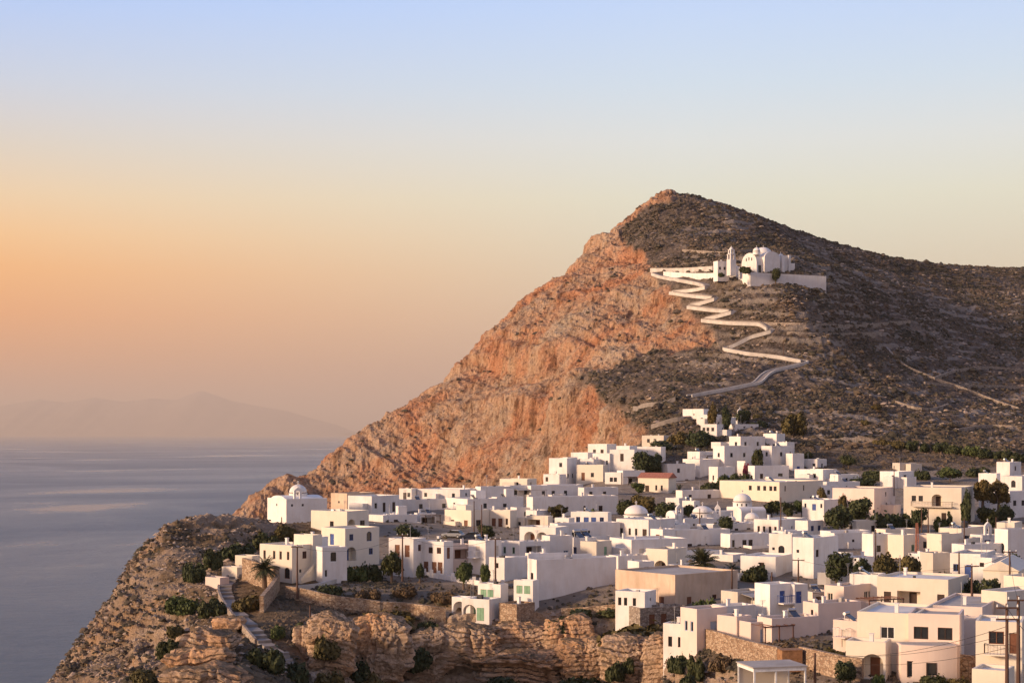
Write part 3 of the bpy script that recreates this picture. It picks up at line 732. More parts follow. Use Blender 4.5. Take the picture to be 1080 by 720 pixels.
        if r.random() < .22 and 'solar' not in ex:
            x, y = wr*r.uniform(.2, .7), wl*r.uniform(.3, .6); c = MB(); c.prism([(x, y, rz+.15), (x+1.0, y, rz+.15), (x+1.0, y+1.2, rz+.85), (x, y+1.2, rz+.85)], (0, .04, -.06)); c.build('solar_panel', M['dpanel'], e)
            c = MB(); c.tube([(x-.05, y+1.35, rz+.95), (x+1.1, y+1.35, rz+.95)], .2, 10); c.box(x, y+1.3, rz-.01, x+.05, y+1.35, rz+.8); c.build('water_tank', M['metal'], e)
        if r.random() < .35:
            for q in range(r.randint(1, 3)):
                x, y = wr*r.uniform(.1, .85), wl*r.uniform(.1, .8); c = MB(); k_ = r.uniform(.25, .6); c.box(x, y, rz-.05, x+k_, y+k_*r.uniform(.7, 1.4), rz+r.uniform(.25, .7)); c.build('roof_vent', M[r.choice(['white', 'roofg', 'black', 'metal'])], e)
        if r.random() < .38:
            x, y = wr*r.uniform(.1, .9), wl*r.uniform(.2, .9); c = MB(); hh = r.uniform(1.8, 3.2); c.tube([(x, y, rz-.1), (x, y, rz+hh)], .035, 5)
            for q in range(4): c.tube([(x-.5+.08*q, y, rz+hh-.15*q), (x+.5-.08*q, y, rz+hh-.15*q)], .02, 4)
            c.build('antenna', M['metal'], e)
    HOUSES.append((e, wr, wl, H, rz, Y))
    if 'solar' in ex:
        for q in range(2):
            x = wr*.25+q*1.7; y = wl*.35; c = MB(); c.prism([(x, y, rz+.25), (x+1.3, y, rz+.25), (x+1.3, y+1.5, rz+1.25), (x, y+1.5, rz+1.25)], (0, .05, -.08)); c.build('solar_panel', M['dpanel'], e)
            c = MB(); c.tube([(x-.1, y+1.6, rz+1.35), (x+1.4, y+1.6, rz+1.35)], .26, 12); c.box(x, y+1.4, rz-.01, x+.06, y+1.5, rz+1.2); c.box(x+1.2, y+1.4, rz-.01, x+1.26, y+1.5, rz+1.2); c.build('water_tank', M['metal'], e)
    if 'tank' in ex:
        c = MB(); c.lathe((wr*.5, wl*.5, rz-.02), [(.6, 0), (.62, 1.1), (.45, 1.3), (.15, 1.42), (.15, 1.5)], 14); c.build('water_tank', M['black'], e)
    if 'balconyR' in ex or 'balconyL' in ex:
        z = (H-.45)/2; onR = 'balconyR' in ex; c = MB(); g = MB()
        p0, p1 = (.15, .85) if 'wide' in ex else (.3, .8)
        if onR:
            c.box(wr*p0, -1.3, z-.15, wr*p1, -.003, z); box = [(wr*p0, -.003), (wr*p0, -1.25), (wr*p1, -1.25), (wr*p1, -.003)]
        else:
            c.box(-1.3, wl*p0, z-.15, -.003, wl*p1, z); box = [(-.003, wl*p0), (-1.25, wl*p0), (-1.25, wl*p1), (-.003, wl*p1)]
        b = c.build('balcony', M[mat], e)
        for (x0, y0), (x1, y1) in zip(box, box[1:]):
            g.tube([(x0, y0, z+.95), (x1, y1, z+.95)], .035, 5); n = max(2, int(math.hypot(x1-x0, y1-y0)/.3))
            for q in range(n+1): g.tube([(x0+(x1-x0)*q/n, y0+(y1-y0)*q/n, z), (x0+(x1-x0)*q/n, y0+(y1-y0)*q/n, z+.95)], .018, 4)
        g.build('railing', M['blue' if oc == 'blue' else ('wframe' if oc == 'grey' else 'dark')], b)
    if 'pergola' in ex:
        c = MB(); z = min(2.4, H-.3); n = int(max(3, wr/.8))
        for x in (.2, wr/2, wr-.2): c.box(x-.06, -2.7, zlow*.3, x+.06, -2.58, z)
        c.box(0, -2.72, z, wr, -2.56, z+.14)
        for q in range(n): x = .1+(wr-.2)*q/(n-1); c.box(x-.04, -2.9, z+.142, x+.04, -.003, z+.22)
        c.build('pergola', M['rust' if 'rusty' in ex else 'dark'], e)
    if 'awning' in ex:
        c = MB(); z = min(2.5, H-.3); c.prism([(wr*.1, -.01, z), (wr*.9, -.01, z), (wr*.9, -2.2, z-.35), (wr*.1, -2.2, z-.35)], (0, 0, .06)); c.box(wr*.12, -2.15, -1, wr*.12+.08, -2.07, z-.36); c.box(wr*.88-.08, -2.15, -1, wr*.88, -2.07, z-.36); c.build('awning', M['roofg'], e)
    if 'stairsR' in ex:
        c = MB(); n = 12; z = (H-.45)/2; L_ = wr*.62
        for q in range(n): c.box(wr*.12+L_*q/n, -1.15, -1, wr*.12+L_*(q+1)/n, -.003, z*(q+1)/n)
        c.box(wr*.12+L_, -1.15, -1, wr*.12+L_+1.6, -.003, z+.001); c.prism([(wr*.12, -1.25, 0.2), (wr*.12+L_, -1.25, z+.2), (wr*.12+L_, -1.25, z+.75), (wr*.12, -1.25, .75)], (0, .098, 0))
        c.build('stairs', M[mat], e)
    if 'parapet_steps' in ex:
        c = MB(); c.box(0, wl-.3, H+.002, wr*.5, wl, H+.7); c.box(wr*.55, wl-.3, H+.002, wr*.8, wl, H+.4); c.build('parapet', M[mat], e)
    return e

H_ = house
# --- left end
H_('white two storey house with narrow windows and arches behind the palm on the left', 274,308,337, 575,615, 52, 'cream', 'n15^ n45^ n65^ n88^ a25 a55 A85', 'w45^ d88^ t30 n70', 'brown', ex='stairsR plain')
H_('white block with a large round-topped blind arch window, right of the outside staircase', 334,340,366, 577,614, 22, 'white', '', 'A45^ n15', 'wframe', Y=252, ex='plain')
H_('low white rooftop block above the two storey house behind the palm', 310,330,338, 564,577, 50, 'cream', 't70', '', Y=256, ex='plain')
H_('cream house with recessed blue door and blue windows over a dark arch', 339,364,400, 557,592, 45, 'cream', 's45^', 'w18^ A70^ a18 w75', 'blue', Y=272, ex='plain')
H_('plain cream wall block with a shaded arch on its right, above the blue door house', 328,366,389, 539,562, 58, 'cream', '', 'a20 W70', Y=305, ex='plain')
H_('small white block below the plain cream one at the left end of the village', 310,338,346, 566,580, 60, 'white', 't30', '', Y=262, ex='plain')
H_('pale house with bare ochre side under a grey slab roof, near the left domed church', 349,366,395, 520,538, 55, 'ochre', 't50', 'd30', Y=370)
H_('white house with three doors along its shaded front, right of the ochre sided one', 367,392,421, 523,541, 55, 'white', 't30', 'w15 d45 d80', Y=352)
H_('small white house with a blue grey door, behind the round dark green trees', 388,404,428, 543,561, 48, 'white', 't20', 'd55 w80', 'lblue', Y=325)
H_('boxy white house with brown openings on its lit side, behind the left utility pole', 410,436,449, 568,604, 60, 'white', 'd35^ d75^ d30', 'w50^', 'brown', Y=262, ex='plain')
# --- rear row on the plateau edge
H_('small lit white house at the left tip of the rear row', 420,434,441, 515,528, 60, 'white', 'd50 w80', '', Y=392)
H_('long low white house of the rear row with a tall white chimney at its left', 440,485,507, 516,528, 62, 'white', 'w20 w85', 'w30 w75', Y=388, ex='chimney plain')
H_('shaded low white house in the middle of the rear row', 505,507,538, 513,527, 20, 'white', '', 'w85', Y=392, ex='plain')
H_('raised low white house above the middle of the rear row', 527,556,566, 505,514, 65, 'cream', 'W60', '', Y=412, ex='plain')
H_('white house with grey awnings at the right half of the rear row', 536,538,577, 512,526, 18, 'white', '', 'W45 w15 d85', Y=396, ex='awning plain')
H_('shaded white house with two windows at the right end of the rear row', 575,577,615, 511,524, 16, 'white', '', 'w25 w60', Y=400, ex='plain')
# --- second row
H_('very long windowless shaded wall below the left half of the rear row', 418,421,492, 527,541, 12, 'white', '', 't80', Y=366, ex='plain')
H_('low white block with a dark opening between the long wall and the bluish house', 470,493,524, 526,541, 30, 'white', 'w40', 'w60', Y=362)
H_('low bluish shaded house under the right half of the rear row', 522,524,552, 524,541, 18, 'white', '', 'w30', 'lblue', Y=366)
H_('cream cubic house with brown windows beside the parked cars', 469,497,516, 538,560, 50, 'cream', 'w30 d80', 'W40', 'brown', Y=326)
H_('cream house with several tall brown windows, right of the cubic cream one', 515,538,545, 538,558, 60, 'cream', 'd25 d55 n85', '', 'brown', Y=328)
H_('shaded low house with a long parapet behind the tall windowed cream house', 540,545,577, 535,548, 20, 'white', '', 'w30 w60', Y=352)
H_('small cream house with a dark square window, left of the dark red veranda', 538,552,557, 546,557, 55, 'cream', 'w70', '', Y=330)
H_('cream house with dark red openings in a veranda below the feathery tree', 555,578,583, 544,558, 60, 'cream', 'p35 p80', '', 'brown', Y=328)
H_('low house with a dark pergola left of the parked cars', 437,443,460, 541,556, 25, 'white', '', 'p60', Y=330, ex='pergola')
H_('white flat block behind the round trees near the left pole', 404,410,440, 543,557, 25, 'white', '', 'd25 t60', Y=326)
# --- street row left of centre
H_('white two storey house with red brown doors and small square windows on the lower street', 443,468,478, 571,605, 58, 'white', 'w45^ w80^ d25 d60 d88', 'd50^', 'brown', Y=262, ex='plain')
H_('shaded recessed house with a red edged porch left of the grey balcony door', 475,478,497, 574,602, 16, 'pink', '', 'p60^', 'brown', Y=266, ex='plain')
H_('white house with one tall grey door over a small railed balcony', 494,512,529, 570,602, 52, 'white', 'd55^', 'd70^', 'grey', Y=264, ex='balconyL plain')
H_('white house with slim grey doors and a raised terrace, left of the shaded porch', 527,548,553, 571,604, 58, 'white', 'n25^ n70^ a80', '', 'green', Y=268, ex='plain')
H_('shaded porch house with white corner pillars above the slanting stair wall', 547,549,580, 571,600, 14, 'white', '', 'p45^', Y=272, ex='plain')
H_('white house with two round arched dark red doors on its lit side', 548,586,600, 556,576, 62, 'white', 'a28 a62 d88', '', 'brown', Y=298, ex='plain')
H_('white house right of the arched door house with a sloping roof step', 579,580,604, 565,594, 18, 'white', '', 'w70', 'lblue', Y=278, ex='plain')
H_('white house carrying two tilted solar panels in the centre of the village', 598,612,630, 567,590, 40, 'white', 'w60', '', 'blue', Y=282, ex='solar plain')
H_('white block with a narrow green door beside the solar panel house', 612,629,645, 571,590, 55, 'cream', '', 'd60', 'green', Y=276, ex='plain')
H_('long shaded white house behind the solar panels', 584,588,654, 552,572, 14, 'white', '', 't50', Y=304, ex='plain')
H_('white house with four blue doors and windows in a row', 602,641,645, 540,556, 68, 'white', 'w20 s42 s62 w84', '', 'blue', Y=326, ex='plain')
H_('large plain shaded wall house above the gully, the biggest blank wall in view', 562,566,650, 590,646, 12, 'white', 'w50^', '', Y=244, ex='plain parapet_steps')
H_('slanting white stair house front left of the biggest blank wall', 528,532,572, 588,608, 16, 'white', '', '', Y=258, ex='plain')
# green shutter houses
H_('upper white block with pale green shutters over the arch, left of the stone wall', 504,528,535, 616,650, 56, 'white', 'g25^ g55^ g85^', '', 'green', Y=241, ex='plain')
H_('white block with pale green shutters against the biggest blank wall', 546,562,566, 612,640, 62, 'white', 'g30^ g70^', '', 'green', Y=240, ex='plain')
H_('lower white terrace house with a round arch and green shuttered windows', 487,516,528, 632,657, 60, 'white', 'a25 g68 g92', '', 'green', Y=237, ex='plain')
H_('low white terrace block with a railing at the left foot of the green shutter houses', 480,496,503, 630,652, 60, 'white', 'a40', '', 'lblue', Y=239, ex='plain')
# --- centre, around the red roof
H_('tall white cube house standing alone at the left end of the upper quarter', 579,598,608, 483,508, 62, 'white', 'w65^ w40', 'w60', Y=432, ex='plain')
H_('low white terrace in front of the tall cube house', 573,590,597, 500,508, 60, 'white', '', '', Y=426, ex='plain')
H_('white house with a dark window at the left of the stepped upper cluster', 602,620,628, 477,492, 60, 'white', 'w55', '', Y=444, ex='plain')
H_('topmost flat white house of the stepped upper cluster', 620,640,650, 468,482, 58, 'white', 'w35 d75', 'w50', Y=452, ex='plain')
H_('middle white house of the stepped upper cluster with a grey door', 625,643,650, 478,494, 58, 'white', 'd60', '', 'grey', Y=440, ex='plain')
H_('white house with one tall dark door beside the dark round tree of the upper cluster', 643,669,672, 474,497, 66, 'white', 'd50^', '', Y=438, ex='plain')
H_('lowest cream house of the upper cluster with a shaded doorway', 608,636,641, 490,507, 66, 'cream', 'd25 w60', '', 'brown', Y=430, ex='plain')
H_('white house with two small windows left of the columned porch', 638,655,658, 498,512, 66, 'white', 'w40 w65', '', Y=424, ex='plain')
H_('white house with a columned porch left of the red roofed chapel', 655,657,680, 496,513, 16, 'white', '', 'p50', Y=424, ex='pergola plain')
H_('white house behind the dark round tree of the upper cluster', 664,697,702, 471,490, 66, 'white', 'w30', '', Y=450, ex='plain')
H_('long low white terrace wall house left below the tall cube', 556,560,612, 512,527, 10, 'white', '', 'w25 w45 w70', Y=396, ex='plain')
H_('long low white terraced house left of the columned porch and below it', 613,616,652, 514,527, 12, 'white', '', 'w20 w60', Y=394, ex='plain')
H_('wide shaded wall with a grid of faint bays left of the big church dome', 558,562,652, 524,545, 8, 'white', '', 't40', Y=352, ex='plain')
H_('white stepped house right of the red roofed chapel', 700,704,733, 489,514, 24, 'white', 'w50', 'w40^ d70', 'brown', Y=430, ex='plain')
H_('blocky white house with a dark tall window above the red roofed chapel', 720,738,759, 484,512, 42, 'white', 'w50^ w30', '', Y=436, ex='plain')
# --- upper right cluster
H_('white house with a dark roof terrace pergola at the left of the hill cluster', 725,738,757, 476,490, 45, 'white', 'w50', 'w40', Y=448, ex='pergola')
H_('white cubic house with small square windows left of the creeper on the hill cluster', 752,764,794, 470,500, 32, 'white', 'w50^ w30', 'w25^ w70^ d60', 'lblue', Y=440, ex='plain')
H_('flat white house along the skyline left of the hill cluster', 752,770,775, 466,478, 60, 'white', 'w60', '', Y=468, ex='plain')
H_('white upper house with two windows on the ridge of the hill cluster', 769,781,807, 460,486, 38, 'white', 'w60^', 'w20^ w70^', 'grey', Y=462, ex='plain')
H_('highest white house at the right top of the hill cluster', 805,819,828, 457,476, 48, 'white', 'w35 w80', 'w50', Y=468, ex='plain')
H_('prominent white cube with one lit side and brown window in the hill cluster', 803,814,836, 470,498, 35, 'white', 'w50^', 'w45^ n90^', 'brown', Y=446, ex='plain')
H_('low white house in front of the prominent cube of the hill cluster', 792,796,832, 491,508, 18, 'white', '', 'd20 W75', Y=430, ex='plain')
H_('narrow shaded white house right of the prominent cube', 833,836,848, 478,500, 20, 'white', '', 'd50', 'blue', Y=444, ex='plain')
H_('white house with a low pergola and dark bush right of the hill cluster', 846,862,872, 484,497, 50, 'white', '', 'w50', Y=446, ex='plain')
H_('small white hut with dark openings on the scrub slope right of the hill cluster', 868,880,889, 478,488, 50, 'white', 'd30 w70', '', Y=470, ex='plain')
H_('white house with three small dark windows right below the hill cluster', 838,868,883, 495,508, 50, 'white', 'w50 w70', 'd50', Y=428, ex='plain')
H_('low lit parapet house below the hill cluster cube', 803,806,858, 505,516, 18, 'white', '', 'w50', Y=416, ex='plain')
H_('long cream house with five windows above the three church domes', 759,822,868, 508,534, 45, 'cream', 'w52^ w66^ w76^ w86^ w93^', 'n55^', Y=384, ex='plain')
H_('white low house with a blue window right of the long cream house', 866,872,907, 508,521, 25, 'white', '', 'w20 t60', 'lblue', Y=402, ex='plain')
H_('small shaded white house with a hipped corner left of the cream wall with trees', 862,866,886, 512,526, 25, 'white', '', 'w40', Y=395, ex='plain')
H_('white two storey house with a bright blue door between dark trees', 846,869,889, 527,548, 52, 'white', 'n15^ s55^ n88^', '', 'blue', Y=348, ex='plain')
H_('white house with four narrow brown doors in its lit front, centre right', 795,821,851, 548,567, 50, 'white', 'n20 n42 n66 n88', 't60', 'brown', Y=320, ex='plain')
H_('low white house with a rounded hood behind the four brown doors', 765,770,797, 552,567, 24, 'white', '', 'w25', Y=326, ex='plain')
H_('white house with a flat terrace below the leftmost of the three domes', 718,722,755, 547,562, 14, 'white', '', 't30 t70', Y=332, ex='plain')
H_('white house with tall narrow windows right under the big church dome', 650,684,712, 548,570, 48, 'white', 'w15 n42 n62 d88', 'n88', Y=306, ex='plain')
H_('small white block with a box on its roof, right of the big church dome', 690,699,714, 558,575, 40, 'white', 'd60', '', 'brown', Y=296, ex='plain')
H_('very wide plain shaded wall house in the middle right of the village', 711,714,770, 559,586, 10, 'white', '', '', Y=298, ex='plain')
H_('white house with an arched window in its lit front, centre right', 811,835,842, 563,590, 60, 'white', 't20 A55', '', Y=288, ex='plain')
H_('shaded low white house with dark round windows left of the arched window front', 766,770,813, 563,582, 14, 'white', '', 'n8 w35 w50', Y=296, ex='plain')
H_('tall white tower like house with one tiny window in its lit side', 836,858,884, 567,618, 50, 'white', 't25^', 'w15^', Y=260, ex='plain')
H_('low white yard house with brown gate left of the tower like house', 781,818,838, 587,606, 60, 'white', '', '', 'brown', Y=262, ex='plain')
H_('low white outbuilding right of the palm crown in the middle', 748,773,787, 585,600, 58, 'white', '', '', Y=278, ex='plain')
H_('plain white house whose long lit roof edge catches light, centre', 643,666,725, 569,592, 24, 'white', '', 'd18 w70', 'grey', Y=278, ex='plain')
H_('white box house with two tone walls left of the arched doorway house', 647,652,689, 586,608, 22, 'white', '', '', Y=262, ex='plain')
H_('white house with a large arched doorway and a dark shutter, left of the palm', 681,704,724, 579,608, 54, 'cream', 'a72 d35', '', Y=262, ex='plain')
H_('white shaded house with a lit slanting shadow edge, right of the tower like house', 866,876,918, 560,580, 22, 'white', '', 't88', Y=296, ex='plain')
# --- ochre and stone
H_('bare ochre and white plaster house with a wide stone side in the lower centre', 649,712,778, 606,646, 40, 'ochre', 'w18 d78', 'd22 w62', 'brown', Y=236, ex='plain', group='village houses with bare walls')
H_('small white annex with tiny windows set against the ochre house', 649,680,692, 624,645, 62, 'white', 'n15 n35 n65', 't50', Y=231, ex='plain')
H_('low rough stone house with two dark doors below the ochre house', 672,675,725, 641,662, 12, 'gstone', '', 'd25 d50 w88', 'brown', Y=229, ex='plain', group='village houses with bare walls')
# --- lower right
H_('white house with a tall pale blue door and two slim windows on its lit end', 725,735,767, 642,674, 34, 'pink', 'n35 n70', 's55', 'lblue', Y=204, ex='plain')
H_('slender white annex with two dark slits on the rock edge', 714,724,728, 658,690, 62, 'white', 'n30 n72', '', Y=207, ex='plain')
H_('small low white block with a pale blue window behind the tall blue door house', 762,765,797, 639,655, 16, 'white', '', 'W35', 'lblue', Y=213, ex='plain')
H_('plain low white outbuilding right of the tall blue door house', 764,777,793, 650,677, 42, 'pink', '', '', 'brown', Y=202, ex='plain')
H_('shaded grey plaster house with a lean-to left of the blue balcony house', 762,778,807, 624,642, 38, 'grey', '', 'd80', Y=224, ex='awning plain')
H_('white two storey house with a small blue balcony under a round arch', 801,812,838, 616,652, 30, 'white', '', 'd50^', 'blue', Y=215, ex='balconyR plain')
H_('pale blue shaded side house joined to the blue balcony house', 836,838,852, 616,652, 12, 'white', '', 'd30^', 'blue', Y=216, ex='plain')
H_('wide plain pinkish wall in shade below the blue balcony house', 810,814,864, 652,684, 10, 'pink', '', '', Y=199, ex='plain')
H_('big blank pink wall house with a bright lit end, lower right', 851,863,908, 636,678, 26, 'pink', 'n60^', '', Y=204, ex='plain')
H_('boxy pinkish house above the big blank pink wall', 872,890,921, 618,642, 44, 'pink', 'w30', 'w75 w90', 'grey', Y=222, ex='plain')
H_('low house with a brown pergola left of the boxy pinkish house', 854,857,880, 624,640, 14, 'cream', '', 'p50', 'brown', Y=228, ex='pergola plain')
H_('cream two storey house with a railed roof stair, biggest lit front in the lower right', 904,966,984, 647,716, 66, 'cream', 'W52^', '', 'wframe', Y=172, ex='plain')
H_('pink upper storey with two dark framed square windows, lower right corner', 958,1012,1020, 648,716, 70, 'pink', 'W25^ W72^ d12 W40', '', 'dark', Y=170, ex='plain')
H_('narrow recessed pink house with one tiny dark window beside the dark framed windows', 1010,1030,1034, 652,694, 60, 'pink', 't25', '', Y=178, ex='plain')
H_('cream house with a brown window behind the two tall power poles', 1029,1078,1110, 656,718, 70, 'cream', 'W45^ d85^', '', 'brown', Y=164, ex='balconyL plain')
H_('low cream house above the cream one with power poles', 1035,1062,1100, 624,654, 40, 'cream', '', '', Y=196, ex='plain')
H_('cream wall house cut by the right frame edge above the power poles', 1071,1082,1110, 608,640, 40, 'cream', '', '', Y=204, ex='plain')
H_('long white house with a columned porch under a broad sloping roof, lower right', 925,1000,1022, 611,644, 58, 'cream', 'd15 p45 p70 d90', '', 'dark', Y=216, ex='chimney plain')
H_('low white wall house left of the long porch house', 896,926,934, 606,626, 62, 'white', '', '', Y=226, ex='plain')
H_('white house with a blue door and lit front among the right hand poles', 1002,1034,1050, 584,610, 60, 'white', 'w20 s60 n85', '', 'blue', Y=252, ex='plain')
H_('grey stone shed with a rough wall left of the blue door house on the right', 981,984,1003, 583,604, 20, 'grey', '', '', Y=262, ex='plain', group='village houses with bare walls')
H_('cream gabled house beside the dark round trees on the right', 1037,1074,1086, 602,624, 66, 'cream', '', 't30', roof='gable', Y=238, ex='plain')
# --- right middle
H_('big white two storey house with a long front balcony and cypress bushes', 953,1014,1028, 514,552, 64, 'cream', 'w18^ w30^ a58^ d70 w30', '', 'dark', Y=336, ex='chimney balconyL wide plain')
H_('long lit white house behind dark garden trees, left of the balcony house', 878,922,944, 515,540, 58, 'pink', 'w30 d80', 'w55^', 'brown', Y=352, ex='plain')
H_('small white house with a blue car port on the scrub slope', 928,948,964, 497,509, 50, 'white', 'w70', 'W40', 'blue', Y=418, ex='plain')
H_('flat greyish roofed low house high on the scrub slope', 945,949,967, 488,495, 16, 'grey', '', 'p50', Y=446, ex='plain')
H_('small square ochre ruin on the dark slope', 914,919,923, 463,472, 40, 'ochre', '', '', Y=492, ex='plain', group='village houses with bare walls')
H_('tall white house stepping up at the right frame edge, topmost', 1051,1065,1077, 487,512, 48, 'white', '', 'w50^', Y=414, ex='plain')
H_('low white wing left of the topmost house at the right frame edge', 1032,1051,1055, 499,515, 60, 'white', '', '', Y=408, ex='plain')
H_('white house with arched upper window at the right frame edge', 1055,1078,1100, 502,530, 50, 'white', 'A60^', '', Y=398, ex='plain')
H_('blue shaded white house with six dark windows at the right frame edge', 1062,1065,1100, 518,556, 14, 'white', '', 'w15^ w40^ w65^ w15 w40', Y=352, ex='plain')
H_('white low block with a dark doorway and curved roof bump, right of the dark trees', 896,903,934, 549,566, 28, 'cream', 'd50', '', Y=320, ex='plain')
H_('low white house right of the dark doorway block', 932,934,967, 558,572, 14, 'cream', '', 't50', Y=308, ex='plain')
H_('long low white parapet house below the big dark tree on the right', 878,880,918, 562,582, 14, 'white', '', 't85', Y=294, ex='plain')
H_('white house with a small window above the olive coloured trees', 916,921,944, 563,588, 24, 'white', '', 'w25 w75', Y=284, ex='plain')
H_('cream house with a green framed window above the olive coloured trees', 940,953,967, 564,588, 44, 'cream', '', 'w70', 'green', Y=282, ex='plain')
H_('orange tinted cream house beside the red striped pole', 966,984,992, 564,584, 60, 'pink', 'w60', '', Y=284, ex='plain')
H_('plain cream block with a lit left side right of the orange tinted house', 983,993,1016, 563,586, 36, 'cream', '', '', Y=280, ex='plain')
H_('cream upper block with roof tanks behind the plain cream block', 990,1014,1044, 557,578, 50, 'cream', '', 'n20 n50', Y=296, ex='tank plain')
H_('low bluish white house below the small belfry', 1014,1017,1064, 574,590, 12, 'white', '', 'w35 t70', 'lblue', Y=276, ex='plain')
H_('white house with two arched openings and an orange lit roof block at the right edge', 1053,1063,1110, 558,588, 26, 'white', 'A55', 'A55 A75', Y=278, ex='plain')
H_('orange lit sloping stair head house above the arched openings at the right edge', 1056,1070,1078, 551,566, 60, 'cream', '', '', Y=292, ex='plain')
# --- upper left of the hill, on the slope
H_('low white walled building with a long roof slab on the slope above the upper cluster', 677,700,708, 459,470, 66, 'cream', 'w30 w60', '', 'brown', Y=486, ex='plain')
H_('white long flat building beside the zigzag road above the village', 720,742,757, 431,443, 50, 'white', '', '', Y='drop', ex='plain')
H_('small white house with dark windows right of the big dark tree on the slope', 739,756,763, 447,458, 62, 'white', 'w20 w45 w75', '', Y='drop', ex='plain')
H_('low white ruin like cemetery house among cypresses on the slope', 772,775,800, 447,453, 16, 'white', '', 'w40', Y='drop', ex='plain')
H_('low white house band under the small house with dark windows on the slope', 750,760,774, 466,473, 45, 'white', '', '', Y='drop', ex='plain')
# --- terrace blocks at far left
H_('cream low shed with a flat roof left of the palm, by the steps', 236,250,258, 598,612, 58, 'cream', '', '', Y=258, ex='plain', name='shed', cat='shed', group='small sheds by the steps')
H_('lowest cream shed at the left, at the head of the stepped path', 224,232,240, 609,622, 55, 'pink', '', '', Y=252, ex='plain', name='shed', cat='shed', group='small sheds by the steps')
H_('narrow cream shed just left of the palm crown', 248,266,276, 586,596, 60, 'cream', '', '', Y=266, ex='plain', name='shed', cat='shed', group='small sheds by the steps')

# --- smaller houses between the others
H_('small bright house with two dark slits left of the tiny pointed chapel', 700,710,716, 549,560, 55, 'white', 'n30 n60', '', Y=316, ex='plain')
H_('long garden wall house in shade right of the red tiled chapel', 716,720,760, 517,531, 25, 'white', '', 'd70 w20', Y=392, ex='plain')
H_('tiny lit house block between the red tiled chapel and the twin belfry', 702,716,724, 525,539, 50, 'white', 'w50', '', Y=372, ex='plain')
H_('stepped white block left of the twin arched belfry, half behind a tree', 720,732,738, 528,542, 50, 'white', '', 'w50', Y=366, ex='plain')
H_('shaded cube at the right rear side of the tall cube house', 597,599,609, 482,500, 25, 'white', '', '', Y=440, ex='plain')
H_('upper cluster white block with a brown window under the topmost flat house', 612,626,634, 484,497, 60, 'white', 'w50', '', 'brown', Y=438, ex='plain')
H_('white block hiding behind the tall dark door house of the upper cluster', 650,664,672, 470,484, 55, 'white', 'w40', '', Y=446, ex='plain')
H_('low white house left of the hill cluster with a narrow lit end', 725,733,762, 486,502, 35, 'white', 'w50', 'w60', Y=443, ex='plain')
H_('small white house with a pale blue door at the foot of the hill cluster', 748,757,775, 492,510, 40, 'white', 'n50', 'd60', 'lblue', Y=428, ex='plain')
H_('white stepped block between the hill cluster ridge and its prominent cube', 770,776,800, 476,496, 30, 'white', '', 'w30 w75', 'lblue', Y=450, ex='plain')
H_('small white house with a dark door under the ridge of the hill cluster', 780,786,806, 486,502, 35, 'white', '', 'd50', Y=437, ex='plain')
H_('narrow white block on the right shoulder of the hill cluster', 824,830,838, 466,484, 45, 'white', '', '', Y=456, ex='plain')
H_('low white block right of the three small dark windows house', 880,884,906, 500,512, 30, 'white', '', 'w40', 'lblue', Y=420, ex='plain')
H_('small white house with two blue windows right of the four brown doors', 846,852,868, 549,565, 40, 'white', '', 'w30 w75', 'blue', Y=316, ex='plain')
H_('white parapet house squeezed between the four brown doors and the arched window', 820,826,852, 560,574, 30, 'white', '', 't50', Y=304, ex='plain')
H_('low white roof block above the very wide shaded wall', 735,752,760, 553,566, 55, 'white', 'w60', '', Y=318, ex='plain')
H_('white block between the widest dome house and the very wide shaded wall', 700,712,728, 553,566, 45, 'white', 't50', '', Y=312, ex='plain')
H_('low white yard block under the very wide shaded wall', 712,722,760, 582,596, 35, 'white', '', 'w70', Y=280, ex='plain')
H_('small shaded white house left of the arched doorway house', 668,674,690, 592,608, 30, 'white', '', 'd50', 'dark', Y=256, ex='plain')
H_('low white block behind the round dark tree by the tower like house', 868,884,900, 584,602, 45, 'white', '', 'w50', Y=268, ex='plain')
H_('small white house with a dark door right of that round dark tree', 896,906,922, 588,604, 45, 'white', 'd50', '', Y=262, ex='plain')
H_('shaded low house between the olive brown trees and the stone shed', 968,974,986, 584,600, 35, 'white', '', 'w50', Y=266, ex='plain')
H_('cream low house left of the small belfry', 1002,1018,1034, 568,582, 50, 'cream', 'w50', '', Y=282, ex='plain')
H_('white low house right of the blue door house on the right', 1034,1046,1062, 588,602, 50, 'white', 'w50', '', Y=250, ex='plain')
H_('shaded white wing behind the orange brown pines', 1040,1044,1066, 520,550, 30, 'white', '', 'w30^ w70^ d30 w70', Y=352, ex='plain')
H_('long flat roofed house low between the porch house and the dark framed windows', 980,1036,1060, 640,662, 64, 'pink', '', '', Y=190, ex='plain')
H_('lower cream wing with a stone backed arch left of the biggest lit front', 892,934,940, 677,716, 66, 'cream', 'a80', '', 'brown', Y=169, ex='plain')
H_('small terrace house with a railing left of the biggest lit front', 890,905,912, 655,684, 50, 'pink', 'd50', '', 'grey', Y=186, ex='balconyL plain')
H_('patio house with a brown pergola and orange lit wall under the blue balcony', 788,792,824, 656,680, 28, 'pink', '', 'd40 w75', 'lblue', Y=200, ex='pergola rusty plain')
H_('little white hut at the bottom right corner beside the tall power poles', 1030,1060,1070, 707,728, 60, 'cream', '', '', Y=158, ex='plain')
H_('white low house tucked under the broad ochre and plaster house roof line', 712,718,745, 596,612, 35, 'white', '', '', Y=256, ex='plain')
H_('low white lean-to house between the slanting stair wall and the porch house', 560,566,582, 584,600, 35, 'white', '', 'd50', 'lblue', Y=262, ex='plain')
H_('white cube with a small window above the slanting stair wall', 520,532,546, 588,604, 50, 'white', 'w50', '', Y=256, ex='plain')
H_('small white house right of the bluish shaded house in the second row', 556,566,580, 538,550, 45, 'white', 'w50', '', Y=342, ex='plain')
